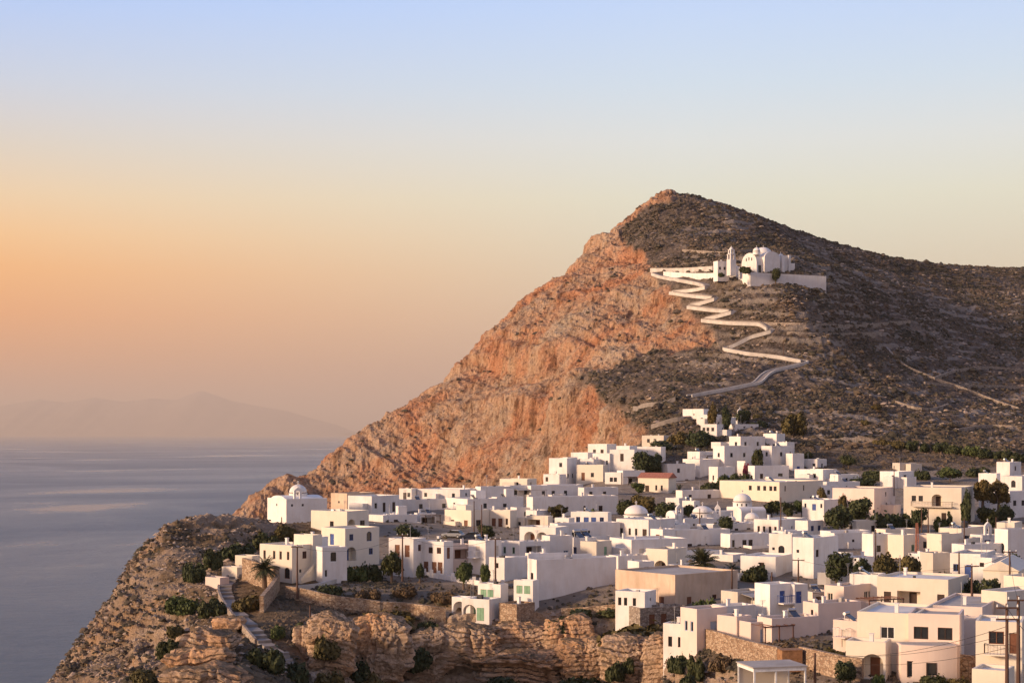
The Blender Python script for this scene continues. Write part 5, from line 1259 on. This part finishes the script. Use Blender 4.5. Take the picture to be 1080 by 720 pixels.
T_('dark round tree beside the barrel roofed church', 767, 541, 559, 17, 'round', 'leaf_dark', 318, trunk=.1)
T_('biggest dark tree left of the balcony house, left part', 884, 528, 560, 30, 'round', 'leaf_dark', 318, trunk=.08)
T_('biggest dark tree left of the balcony house, upper part', 904, 521, 552, 32, 'round', 'leaf_dark', 330, trunk=.08)
T_('brownish small tree on the lit pink wall', 889, 518, 532, 12, 'round', 'leaf_olive', 342)
T_('long dark tree hedge right of the biggest dark tree', 932, 532, 553, 32, 'mound', 'leaf_dark', 324)
T_('dark hedge tree under the pink wall house window', 950, 534, 551, 22, 'mound', 'leaf_dark', 326)
T_('dark tree at the left foot of the balcony house', 968, 533, 552, 20, 'round', 'leaf_dark', 322, trunk=.08)
T_('dark cone tree in front of the balcony house', 1001, 538, 552, 9, 'cypress', 'leaf_dark', 324)
T_('low green bush tree at the centre foot of the balcony house', 990, 540, 551, 14, 'mound', 'leaf_fresh', 324)
T_('dark climber tree on the shaded right side of the balcony house', 1020, 514, 551, 14, 'tall', 'leaf_dark', 322)
T_('orange brown pine with bare trunks, left one at the right edge', 1036, 501, 535, 24, 'loose', 'leaf_olive', 344, trunk=.35)
T_('orange brown pine, right one near the right edge', 1053, 503, 534, 26, 'loose', 'leaf_olive', 346, trunk=.3)
T_('dark bushy tree below the orange brown pines', 1042, 531, 552, 24, 'round', 'leaf_dark', 324)
T_('dark tree right of the one below the pines', 1060, 528, 551, 18, 'round', 'leaf_dark', 326)
T_('round dark tree right of the tower like house', 882, 576, 604, 32, 'round', 'leaf_dark', 252, trunk=.12)
T_('smaller dark tree right of the round one by the tower like house', 909, 585, 603, 20, 'round', 'leaf_dark', 256)
T_('dark hedge between the middle palm and the low outbuilding', 798, 590, 605, 30, 'mound', 'leaf_dark', 258)
T_('low dark hedge at the right of the middle palm trunk', 762, 597, 607, 24, 'mound', 'leaf_dark', 262)
T_('olive brown tree, left one of the pair above the long porch house', 934, 578, 606, 30, 'round', 'leaf_olive', 248, trunk=.08)
T_('olive brown tree, right one of the pair above the long porch house', 959, 580, 608, 30, 'round', 'leaf_olive', 246, trunk=.08)
T_('low dark tree right of the olive brown pair', 992, 597, 609, 22, 'mound', 'leaf_dark', 246)
T_('dark round tree left of the cream gabled house, behind a power pole', 1022, 605, 634, 22, 'round', 'leaf_dark', 222, trunk=.05)
T_('dark round tree in front of the cream gabled house', 1049, 603, 636, 34, 'round', 'leaf_dark', 218, trunk=.05)
T_('dark tree at the right edge above the cream gabled house', 1068, 580, 600, 24, 'round', 'leaf_dark', 258)
T_('small pale green tree at the porch right end', 1014, 617, 640, 12, 'loose', 'leaf_fresh', 208)
T_('low bush in front of the long porch', 993, 629, 640, 22, 'mound', 'leaf_olive', 208)
T_('yellow green tree between ochre house and grey lean-to house', 741, 624, 645, 26, 'mound', 'leaf_fresh', 226)
T_('round dark garden bush left of the biggest lit front', 893, 692, 713, 24, 'round', 'leaf_dark', 168, trunk=.03)
T_('dark low garden bush above the round one at the lit front', 872, 680, 694, 30, 'mound', 'leaf_olive', 184)
T_('tree in front of the mountain church wall', 818, 280, 291, 10, 'round', 'leaf_dark', 628, group='trees by the mountain church')
T_('dark tree in front of the mountain church arch', 785, 279, 288, 13, 'mound', 'leaf_dark', 626, group='trees by the mountain church')
T_('dark tree right of the mountain church', 846, 284, 294, 10, 'round', 'leaf_dark', 660, group='trees by the mountain church')
T_('round shrub left of the mountain bell tower', 761, 286, 292, 7, 'mound', 'leaf_dark', 624, group='trees by the mountain church')
for i, (px, yt, yb, w, mt) in enumerate([(930,460,471,16,'leaf_olive'),(945,461,473,18,'leaf_olive'),(960,461,475,16,'leaf_dark'),(975,464,476,14,'leaf_dark'),(990,463,476,18,'leaf_dark'),(1006,465,478,20,'leaf_dark'),(1022,467,480,20,'leaf_fresh'),(1038,469,482,20,'leaf_dark'),(1056,471,484,20,'leaf_dark'),(1072,474,487,18,'leaf_dark')]):
    T_('%s of the long row of dark shrubs across the right slope' % ['first, leftmost shrub', 'second shrub', 'third shrub', 'fourth shrub', 'fifth shrub', 'sixth shrub', 'seventh shrub', 'eighth shrub', 'ninth shrub', 'rightmost, tenth shrub'][i], px, yt, yb, w, 'mound', mt, None, 'shrub', 'shrub', 'row of shrubs across the slope')
for px, yt, yb, w, mt, lb in [(1002,490,508,26,'leaf_fresh','bright green tree on the slope above the balcony house'),(973,492,505,18,'leaf_dark','dark bush left of the bright green slope tree'),(1030,489,502,22,'leaf_dark','dark bush left of the topmost right edge house'),(895,478,494,16,'leaf_dark','dark tree beside the small hut on the scrub slope'),
        (905,500,512,30,'leaf_dark','dark bushes below the small hut on the scrub slope'),(852,474,484,14,'leaf_dark','lone bush right above the prominent hill cluster cube'),(925,492,506,24,'leaf_dark','dark bush left of the house with a blue car port'),(955,500,512,14,'leaf_fresh','green bush before the blue car port house'),(925,425,434,12,'leaf_olive','lone olive tinted tree on the open dark slope'),(912,440,448,10,'leaf_olive','small brown bush on the open dark slope'),(800,435,442,10,'leaf_olive','brown bush right of the slope cypresses')]:
    T_(lb, px, yt, yb, w, 'mound' if 'bush' in lb else 'round', mt, group='trees on the slope')
for px, yt, yb, w, mt, lb in [
 (195,622,646,32,'leaf_fresh','green bush left of the stepped path, left one'),(224,624,650,27,'leaf_dark','dark green bush left of the stepped path, right one'),
 (178,668,694,30,'leaf_dark','dark bush low on the left bluff'),(186,655,672,20,'leaf_olive','olive bush above the dark one on the left bluff'),(150,700,722,34,'leaf_olive','olive bush cut by the bottom edge on the left bluff'),(205,585,612,22,'leaf_dark','dark bush in the saddle left of the cream sheds'),(222,572,600,20,'leaf_dark','tall dark bush in the saddle behind the cream sheds'),
 (250,566,590,34,'leaf_dark','dark thicket behind the narrow cream shed'),(278,556,580,28,'leaf_dark','dark thicket below the left domed church'),(300,548,566,22,'leaf_olive','brown bush against the left domed church'),(318,556,572,18,'leaf_olive','dry bush right of the left pole by the church'),
 (262,622,643,30,'leaf_olive','dry bush beside the stepped path under the stone wall'),(318,651,674,28,'leaf_dark','dark bush left of the rock crack'),(293,655,672,18,'leaf_fresh','small green bush above the gully'),(345,662,690,34,'leaf_olive','olive bush in the gully left of the rock face'),
 (280,672,708,40,'leaf_dark','big dark bush in the gully bottom left'),(310,690,724,40,'leaf_dark','big dark bush at the bottom edge of the gully'),(345,700,730,36,'leaf_olive','olive bush at the bottom edge right of the gully path'),(375,690,716,30,'leaf_dark','dark bush below the rock face at left'),(395,704,728,28,'leaf_olive','dry bush below the rock face near the bottom edge'),
 (415,638,660,60,'leaf_olive','wide brownish mound bush on the terrace lip'),(454,649,668,24,'leaf_dark','dark bush right of the wide brownish mound'),(442,676,704,34,'leaf_dark','dark bush inside the hollow of the rock face'),(345,612,628,28,'leaf_dark','dark bush at the kerb below the staircase house'),
 (386,617,632,26,'leaf_dry','dry bush in the scrub field, left one'),(430,614,628,26,'leaf_dry','dry bush in the scrub field, middle one'),(468,620,634,24,'leaf_dry','dry bush in the scrub field, right one'),
 (594,644,668,28,'leaf_dark','dark bush hanging over the rock left of the rough stone wall'),(625,636,650,52,'leaf_dark','long dark hedge under the biggest blank wall'),(668,648,682,64,'leaf_olive','large rounded brownish green mound under the rough stone house'),
 (650,690,714,20,'leaf_dark','dark bush on the rock face, left of a pair'),(663,688,706,14,'leaf_dark','dark bush on the rock face, right of a pair'),(530,708,728,40,'leaf_dark','dark bush at the bottom edge under the tilted slab'),(610,706,728,40,'leaf_dark','green bush at the bottom edge below the bare rock'),
 (716,684,708,20,'leaf_dark','dark climbing bush below the slender annex'),(734,682,716,20,'leaf_dark','tall dark climbing bush on the rock right of the slender annex'),(762,686,706,26,'leaf_dry','dry brown bush under the curved stone wall'),(725,706,726,22,'leaf_dark','dark bush at the bottom edge below the slender annex'),
 (812,676,692,22,'leaf_dry','dry bush left of the board shed'),(838,674,688,40,'leaf_dry','dry scrub behind the board shed'),(760,640,650,14,'leaf_olive','small bush by the low stone house'),(985,708,726,30,'leaf_dark','dark bush at the bottom edge left of the orange stone wall'),(1012,711,728,26,'leaf_olive','olive bush at the bottom edge under the orange stone wall'),(925,706,726,14,'leaf_fresh','slim green bush at the bottom edge of the lit front')]:
    shrub(lb, px, yt, yb, w, mt)
fl = shrub('dark pink flowering bush beside the board shed', 815, 686, 700, 14, 'flower'); 
fl = shrub('red flowering creeper on the hill cluster house', 786, 483, 494, 7, 'flower', 434)
# ------------------------------------------------------------ scrub, stones (nobody could count them)
def blobs(name, centers, rad, mat, squash=.7, seed=1, sub=0):
    rr = np.random.default_rng(seed); n = len(centers)
    base = np.array([(1,0,0),(.5,.87,0),(-.5,.87,0),(-1,0,0),(-.5,-.87,0),(.5,-.87,0),(.6,0,.75),(-.3,.55,.8),(-.3,-.52,.7),(0,0,1.0)], float)
    f = np.array([(0,1,6),(1,7,6),(1,2,7),(2,3,7),(3,8,7),(3,4,8),(4,5,8),(5,6,8),(5,0,6),(6,7,9),(7,8,9),(8,6,9)])
    a = rr.uniform(0, 6.28, n); ca, sa = np.cos(a), np.sin(a)
    v = base[None]*(1+rr.uniform(-.3, .3, (n, 10, 1))); x = v[..., 0]*ca[:, None]-v[..., 1]*sa[:, None]; y = v[..., 0]*sa[:, None]+v[..., 1]*ca[:, None]
    v = np.stack([x, y, v[..., 2]*squash-.15], -1)*rad[:, None, None]+centers[:, None]
    F_ = (f[None]+np.arange(n)[:, None, None]*10).reshape(-1, 3)
    o = fast_mesh(name, v.reshape(-1, 3), F_, mat, False); o['kind'] = 'stuff'; return o
V3 = verts.reshape(nr, nc, 3); pxx, pyy = pxy(V3[..., 0], np.maximum(V3[..., 1], 1), V3[..., 2])
inframe = (pxx > -80) & (pxx < 1160) & (pyy < 760)
def pick(mask, n, seed, power=None):
    rr = np.random.default_rng(seed); w_ = (mask*inframe).astype(float)
    # every vertex stands for the area around it
    w_ *= (np.gradient(V3[..., 0], axis=1)*np.gradient(V3[..., 1], axis=0))
    w_ = np.clip(w_, 0, None).ravel(); w_ /= w_.sum(); i = rr.choice(len(w_), n, p=w_); p_ = verts[i].copy(); p_[:, :2] += rr.uniform(-.4, .4, (n, 2)); return p_, rr
clump = sstep(-.25, .35, fbm(XX/16, YY/16, None, 3, 201)); clump2 = sstep(-.2, .3, fbm(XX/5, YY/5, None, 2, 205))
# materials that change from bush to bush by place
m, nt, p = nmat('hillside_scrub'); co = geo_pos(nt)
a_ = ramp(nt, noise(nt, co, .09, 4, .7), [(.35, (.045, .042, .028)), (.48, (.082, .067, .045)), (.58, (.12, .088, .06)), (.7, (.17, .118, .078))])
b_2 = ramp(nt, noise(nt, co, .7, 2), [(.3, (.6, .6, .6)), (.7, (1.2, 1.15, 1.1))])
nt.links.new(mix(nt, 1.0, a_, b_2, 'MULTIPLY'), p.inputs['Base Color']); p.inputs['Roughness'].default_value = .95; M['scrub'] = m
m, nt, p = nmat('loose_stones'); co = geo_pos(nt)
nt.links.new(ramp(nt, noise(nt, co, .6, 4, .7), [(.3, (.22, .15, .10)), (.5, (.34, .25, .18)), (.7, (.44, .36, .29))]), p.inputs['Base Color']); p.inputs['Roughness'].default_value = .95; M['stones'] = m
hillm = far*(YY < 900)*(m_cliff < .3)
pt_, rr = pick(hillm*pathflat*(.12+clump), 42000, 1); blobs('hillside_scrub', pt_, rr.gamma(4, .13, len(pt_))+.2, M['scrub'], .75, 2)
pt_, rr = pick(hillm*pathflat*(.3+clump2), 5500, 3); blobs('hillside_stones', pt_, rr.gamma(3, .14, len(pt_))+.2, M['stones'], .55, 4)
pt_, rr = pick(mount*sstep(.45, .8, N2[..., 2])*(.2+clump), 5000, 5); blobs('cliff_scrub', pt_, rr.gamma(3, .22, len(pt_))+.3, M['scrub'], .7, 6)
nearsc = (1+blufp*1.2)*(YY < 345)*(YY > 140)*(1-vill*(1-fieldm)*(1-fm2)*.97)*(1-rock_att*.78)
pt_, rr = pick(nearsc*(.2+clump2), 27000, 7); blobs('rock_scrub', pt_, rr.gamma(3, .075, len(pt_))+.1, M['scrub'], .8, 8)
pt_, rr = pick((YY < 345)*(YY > 140)*near*(.3+clump2), 9000, 9); blobs('fallen_stones', pt_, rr.gamma(2.2, .07, len(pt_))+.08, M['stones'], .7, 10)
mid = (YY > 330)*(YY < 480)*hillside
if mid.sum() > 10:
    pt_, rr = pick(mid*(.2+clump2), 5000, 11); blobs('village_scrub', pt_, rr.gamma(3, .12, len(pt_))+.15, M['scrub'], .75, 12)

# ------------------------------------------------------------ rock outcrops on the bank
_bm = bmesh.new(); bmesh.ops.create_icosphere(_bm, subdivisions=6, radius=1); _iv = np.array([v.co[:] for v in _bm.verts]); _if = np.array([[q.index for q in f_.verts] for f_ in _bm.faces]); _bm.free()
def outcrop(label, px, yt, yb, w, flat=1.0, dep=.45, tilt=0):
    g = drop(px, yb)
    if g is None: return
    Y = g.y; s_ = Y/F; W = w*s_/2; Hh = (yb-yt)*s_/2; sd_ = px+yt
    v = _iv.copy(); mxn = np.abs(v).max(1, keepdims=True); v = v*(.62+.38/mxn)
    o_ = np.array([(px-CX)*s_, Y, -((yt+yb)/2-HY)*s_]); x, y, z = v[:, 0]*W*1.1, v[:, 1]*W*dep*1.6, v[:, 2]*Hh*1.25
    X_, Y_, Z_ = x+o_[0], y+o_[1], z+o_[2]
    zt_ = Z_+X_*tilt+fbm(X_/9, Y_/9, None, 2, 5)*.8; bed = np.floor(zt_/.62); fr_ = zt_/.62-bed
    k = 1+.14*vn(bed*3.7, bed*0+sd_*.37, None, 3)*(1)+.07*vn(bed*5.1+fbm(X_/2, Y_/2, None, 2, 8)*2, X_/1.6, Y_/1.6, 9)-.07*(fr_ < .16)
    k = k+.20*fbm(X_/3.4, Y_/3.4, Z_/3.0, 4, 11, True)+.05*fbm(X_/.9, Y_/.9, Z_/.7, 3, 17, True)
    k = k-.28*sstep(.62, .9, fbm(X_/2.6, Y_/6, Z_/9, 2, 23, True))      # joints
    k = k+.34*vn(X_/5.5, Y_/5.5, Z_/4.5, 41)+.10*fbm(X_/.45, Y_/.45, Z_/.45, 2, 43)
    x, y, z = x*k, y*k, z*(.85+.15*k)+.6*vn(X_/2.4, Y_/2.4, None, 28)+.3*fbm(X_/.9, Y_/.9, None, 3, 29)
    e = fast_mesh('rock_outcrop', np.stack([x, y, z], -1), _if, M['outcrop'], False); e.location = o_+np.array([0, W*dep*.75, 0]); tag(e, label, 'rock', 'rock outcrops on the bank'); return e
for a_ in [('tall tan rock pillar left of the dark crack under the dry stone wall', 350, 652, 704, 44), ('broad orange rock face right of the dark crack', 400, 655, 716, 58), ('rounded tan rock with a bush filled hollow in the middle of the bank', 452, 668, 720, 50),
           ('layered rock ledge directly under the arched terrace of the green shutter houses', 500, 662, 700, 58), ('orange cave like rock below the tan stone block', 548, 660, 690, 50), ('large tilted grey slab at the bottom centre of the bank', 556, 690, 728, 84), ('craggy pale rock under the long dark hedge', 600, 654, 692, 44),
           ('bare rock shoulder left of the brownish green mound', 618, 678, 722, 52), ('ochre rock wall under the brownish green mound', 664, 676, 720, 60), ('rock block below the rough stone house at the right of the bank', 700, 672, 722, 40), ('jagged rock at the left end of the bank beside the gully', 322, 664, 694, 24)]: outcrop(*a_)
for a_ in [('upper flat slab of the layered grey tan rocks beside the gully', 214, 668, 684, 54), ('middle slab of the layered grey tan rocks beside the gully', 206, 687, 703, 66), ('bottom slab of the layered grey tan rocks cut by the lower edge', 220, 706, 726, 76), ('small rock ledge above the slabs next to the path foot', 240, 652, 664, 30)]: outcrop(*a_, tilt=.12)

# ------------------------------------------------------------ poles and cables
def pole(label, px, yt, yb, Y=None, arm=False, mat='pole', rad=.13, name='utility_pole', cat='utility pole', group='poles along the streets'):
    if Y is None:
        g = drop(px, yb); Y = g.y if g is not None else gY(yb)
    s = Y/F; z = -(yb-HY)*s; Hh = (yb-yt)*s; e = empty(name, ((px-CX)*s, Y, z)); tag(e, label, cat, group)
    c = MB(); c.tube([(0, 0, -1), (0, 0, Hh*.5), (0, 0, Hh)], [rad*1.25, rad, rad*.75], 8); c.build('post', M[mat], e)
    if arm:
        for k_, zz2 in enumerate((Hh-.4, Hh-1.3) if arm == 2 else (Hh-.4,)):
            c = MB(); c.box(-.9, -.06-rad, zz2, .9, .06-rad, zz2+.13); a_ = c.build('crossarm', M[mat], e)
            for x in (-.8, 0, .8): c = MB(); c.lathe((x, -rad, zz2+.131), [(.05, 0), (.09, .05), (.05, .1), (.08, .16), (.02, .22)], 8); c.build('insulator', M['wframe'], a_)
    return e, Vector(((px-CX)*s, Y, z+Hh-.3))
def cable(a, b, sag, label, n=14, r=.022, group='overhead cables'):
    c = MB(); c.tube([tuple(a.lerp(b, i/n)-Vector((0, 0, sag*4*(i/n)*(1-i/n)))) for i in range(n+1)], r, 4, cap=False); o = c.build('cable', M['wire']); tag(o, label, 'cable', group); return o
PO = {}
for k_, px, yt, yb, Y, arm, lb in [
 ('a', 313.5, 574, 624, 238, 1, 'tall brown pole in front of the outside staircase house'), ('b', 297, 545, 572, 300, 0, 'thin brown pole behind the roofs below the left church'), ('c', 424.5, 562, 606, 252, 1, 'brown pole at the left start of the pillared street wall'),
 ('d', 522.5, 566, 618, 244, 1, 'brown pole in front of the house with slim grey doors'), ('e', 508, 532, 575, 300, 0, 'thin pole right of the cubic cream house'), ('f', 500, 528, 566, 305, 0, 'thin pole left of the leafy tree near the cars'), ('g', 420.5, 513, 530, 384, 0, 'thin pole at the left tip of the rear row'),
 ('h', 823.5, 524, 566, 312, 0, 'brown pole standing before the four narrow brown doors'), ('i', 842, 588, 617, 246, 1, 'brown pole at the foot of the tower like house'), ('j', 738, 536, 560, 322, 0, 'rusty brown post in front of the low round dome'), ('k', 943, 491, 518, 362, 0, 'dark pole rising behind the pink wall house'),
 ('l', 923.5, 558, 592, 272, 0, 'thin brown pole above the left olive brown tree'), ('m', 972, 536, 566, 306, 0, 'pale thin pole left of the balcony house garden, left one'), ('n', 979, 536, 566, 306, 0, 'pale thin pole before the balcony house, right one'), ('o', 1017, 546, 580, 282, 0, 'thin pole above the plain cream block'),
 ('p', 1050.5, 545, 572, 292, 0, 'thin pole right of the small belfry'), ('q', 1011.5, 582, 611, 236, 0, 'dark pole before the blue door of the right hand house'), ('r', 1025, 594, 642, 206, 1, 'light brown pole in front of the dark round trees at the right'), ('s', 1065, 579, 626, 214, 1, 'brown pole at the right end of the cream gabled house'),
 ('t', 859.5, 688, 724, 164, 0, 'pale pole standing before the curved orange stone wall'), ('u', 327, 638, 688, 214, 0, 'thin brown pole rising from the gully'), ('v', 1002, 552, 566, 300, 0, 'short thin pole above the roofs left of the upper block tanks'), ('w', 772, 598, 618, 240, 0, 'thin dark post before the long white garden wall'),
 ('x', 826.5, 360, 377, 584, 0, 'thin pole on the slope beside the zigzag path'), ('y', 941, 388, 408, 590, 0, 'lone thin pole on the open dark slope'), ('z', 1076, 405, 440, 590, 0, 'thin pole on the slope at the right frame edge'), ('aa', 756, 265, 278, 640, 0, 'thin flag pole left of the mountain bell tower'), ('ab', 814, 603, 627, 228, 0, 'thin pole behind the blue balcony house')]:
    PO[k_] = pole(lb, px, yt, yb, Y, arm, rad=.13 if Y < 260 else .11)[1]
PO['A'] = pole('nearer of the two tall power poles, carrying a cross arm low down', 1062, 636, 760, 128, 2, rad=.15)[1]
PO['B'] = pole('right one of the two tall power poles at the lower right', 1074, 628, 760, 128, 1, rad=.16)[1]
e = empty('red_striped_pole', at(967, 584, 270)); tag(e, 'red lattice mast in front of the orange tinted cream house', 'mast'); c = MB()
for x, y in ((-.35, -.2), (.35, -.2), (0, .4)): c.tube([(x, y, -1), (x*.4, y*.4, 5.2)], .07, 5)
c.build('legs', M['tile'], e); c = MB()
for q in range(7): z0 = q*.7; k0 = 1-.6*z0/5.2; c.tube([(-.35*k0, -.2*k0, z0), (.35*k0, -.2*k0, z0+.4)], .04, 4); c.tube([(.35*k0, -.2*k0, z0+.4), (0, .4*k0, z0+.7)], .04, 4)
c.build('brace', M['tile'], e)
def low(v, dz): return v-Vector((0, 0, dz))
lo = lambda px, py, Y: at(px, py, Y)
for a_, b_2, sg, lb in [(low(PO['A'], 3.2), lo(905, 700, 166), .5, 'lower cable from the tall power poles to the lit front'), (low(PO['A'], 1.5), PO['t'], .9, 'upper cable from the tall power poles to the pale pole'), (low(PO['B'], 2.5), lo(880, 690, 172), .8, 'middle cable from the right power pole to the lower left'),
      (PO['r'], PO['s'], .4, 'cable between the two brown poles by the gabled house'), (PO['r'], PO['i'], 1.2, 'cable from the light brown pole to the tower like house'), (PO['a'], PO['c'], 1.5, 'cable from the staircase house pole to the street wall pole'), (PO['c'], PO['d'], 1.4, 'cable along the pillared street wall'),
      (PO['t'], lo(690, 722, 190), 1.2, 'cable running left from the pale pole over the rocks'), (PO['B'], PO['s'], 1.0, 'cable from the right power pole back to the gabled house pole'), (PO['A'], lo(1120, 690, 90), .6, 'cable leaving the frame at the right')]:
    cable(a_, b_2, sg, lb)

# ------------------------------------------------------------ parked cars
def car(label, px, yb, Y, rz, mat):
    e = empty('parked_car', at(px, yb, Y), rz); tag(e, label, 'car', 'cars parked between the houses')
    c = MB(); pr = [(-2.0, .35), (-2.05, .75), (-1.9, .9), (-1.2, .98), (1.15, .95), (1.95, .8), (2.05, .55), (2.0, .35)]; c.prism([(x, -.85, z) for x, z in pr], (0, 1.7, 0)); c.build('body', M[mat], e, bevel=.05)
    c = MB(); pr = [(-1.75, .94), (-1.35, 1.42), (.25, 1.45), (1.0, .95)]; c.prism([(x, -.76, z) for x, z in pr], (0, 1.52, 0)); c.build('cabin', M['glass'], e)
    c = MB(); c.box(-1.3, -.72, 1.4, .22, .72, 1.48); c.build('roof', M[mat], e)
    for x in (-1.25, 1.3):
        for y in (-.86, .86):
            c = MB(); c.tube([(x, y-.1, .32), (x, y+.1, .32)], .32, 14); w_ = c.build('wheel', M['black'], e); c = MB(); c.tube([(x, y-.115, .32), (x, y+.115, .32)], .18, 10); c.build('rim', M['metal'], w_)
    for y in (-.6, .6): c = MB(); c.box(1.98, y-.16, .6, 2.07, y+.16, .74); c.build('headlight', M['wframe'], e)
simple_dark = simple('dark_blue_car_paint', (.03, .035, .05), .25, 0, .05, 2, .5); M['car'] = simple_dark
M['car2'] = simple('silver_car_paint', (.35, .36, .38), .3, .4, .05)
car('silver car parked left of the tall white chimney post', 478, 567, 308, R(160), 'car2')
car('dark car parked right of the silver one beside the leafy tree', 496, 569, 303, R(175), 'car')

# ------------------------------------------------------------ pavilion, shed, street things at the lower right
e = empty('pavilion', at(803, 735, 160), R(14)); tag(e, 'open pavilion with a flat grey roof and pale posts at the bottom', 'pavilion')
zt = (735-704)/F*160; 
c = MB(); c.box(-1.0, -.3, zt, 4.8, 4.2, zt+.12); c.build('roof', M['roofg'], e)
c = MB(); c.box(-.9, -.2, zt-.35, 4.7, -.08, zt-.003); c.box(-.9, -.07, zt-.35, -.78, 4.1, zt-.003); c.box(4.58, -.07, zt-.35, 4.7, 4.1, zt-.003); c.build('beam', M['wframe'], e)
for x, y in ((-.85, -.18), (1.4, -.18), (4.52, -.18), (-.85, 3.9), (4.52, 3.9)): c = MB(); c.box(x, y, -1.5, x+.16, y+.16, zt-.352); c.build('post', M['wframe'], e)
c = MB(); c.box(-.7, 3.95, -1.5, 4.5, 4.1, zt-.36); c.build('back_wall', M['cream'], e)
e = empty('board_shed', at(825, 699, 178), R(8)); tag(e, 'orange brown board shed above the open pavilion', 'shed')
c = MB(); 
for q in range(11): c.box(q*.21, 0, -1, q*.21+.195, .05, 1.35)
c.box(0, .051, -1, 2.3, 1.8, 1.3); c.build('wall', M['wood'], e); c = MB(); c.box(-.05, -.06, 1.36, 2.36, 1.85, 1.42); c.build('roof', M['wood'], e)
e = empty('roof_frame', at(917, 648, 188), R(24)); tag(e, 'rusty brown steel frame standing on the roof behind the biggest lit front', 'frame'); c = MB()
for x in (0, 1.7, 3.4, 4.8): c.box(x-.05, -.05, -1.5, x+.05, .05, 1.6)
c.box(-.1, -.06, 1.602, 4.9, .06, 1.72); c.box(-.1, 2.4, 1.602, 4.9, 2.5, 1.72); c.build('frame', M['rust'], e)
for q in range(9): c = MB(); c.box(q*.6-.03, -.1, 1.722, q*.6+.03, 2.6, 1.78); c.build('slat', M['rust'], e)
# half round ground floor of the lit front
e = empty('house', at(978, 722, 168), 0); tag(e, 'low rounded pink extension with a blue footed door at the lit front', 'house', 'white cube houses of the village')
c = MB(); hh = (722-680)/F*168; prof = [(-2.6, 2.5)]+[(-2.6+5.6*i/14, .9-1.5*math.sin(math.pi*i/14*.6+.3)) for i in range(15)]+[(3.0, 2.5)]; c.prism([(x, y, -1.5) for x, y in prof], (0, 0, hh+1.5)); c.build('wall', M['pink'], e)
c = MB(); c.prism([(x*.93+.02, .25+y*.88, hh+.003) for x, y in prof], (0, 0, .02)); c.build('roof', M['roofg'], e)
for x, w2, z0, z1, mt, nm in ((-1.7, .55, .9, 2.4, 'glass', 'door'), (.3, .9, 1.1, 2.3, 'glass', 'window')):
    i_ = (x+2.6)/5.6*14; y0 = .9-1.5*math.sin(math.pi*i_/14*.6+.3)
    c = MB(); c.box(x-w2/2, y0-.05, z0, x+w2/2, y0+.3, z1); o = c.build(nm, M[mt], e)
    c = MB(); t = .08; c.box(x-w2/2-t, y0-.09, z0-t, x-w2/2, y0+.2, z1+t); c.box(x+w2/2, y0-.09, z0-t, x+w2/2+t, y0+.2, z1+t); c.box(x-w2/2, y0-.09, z1, x+w2/2, y0+.2, z1+t); c.build('frame', M['dark'], o)
for q in range(1): pass
bad = [o['label'] for o in bpy.data.objects if 'label' in o and not (4 <= len(o['label'].split()) <= 16)]
print('BADLABELS', bad)
from collections import Counter
print('DUPS', [k for k, v in Counter(o['label'] for o in bpy.data.objects if 'label' in o).items() if v > 1])
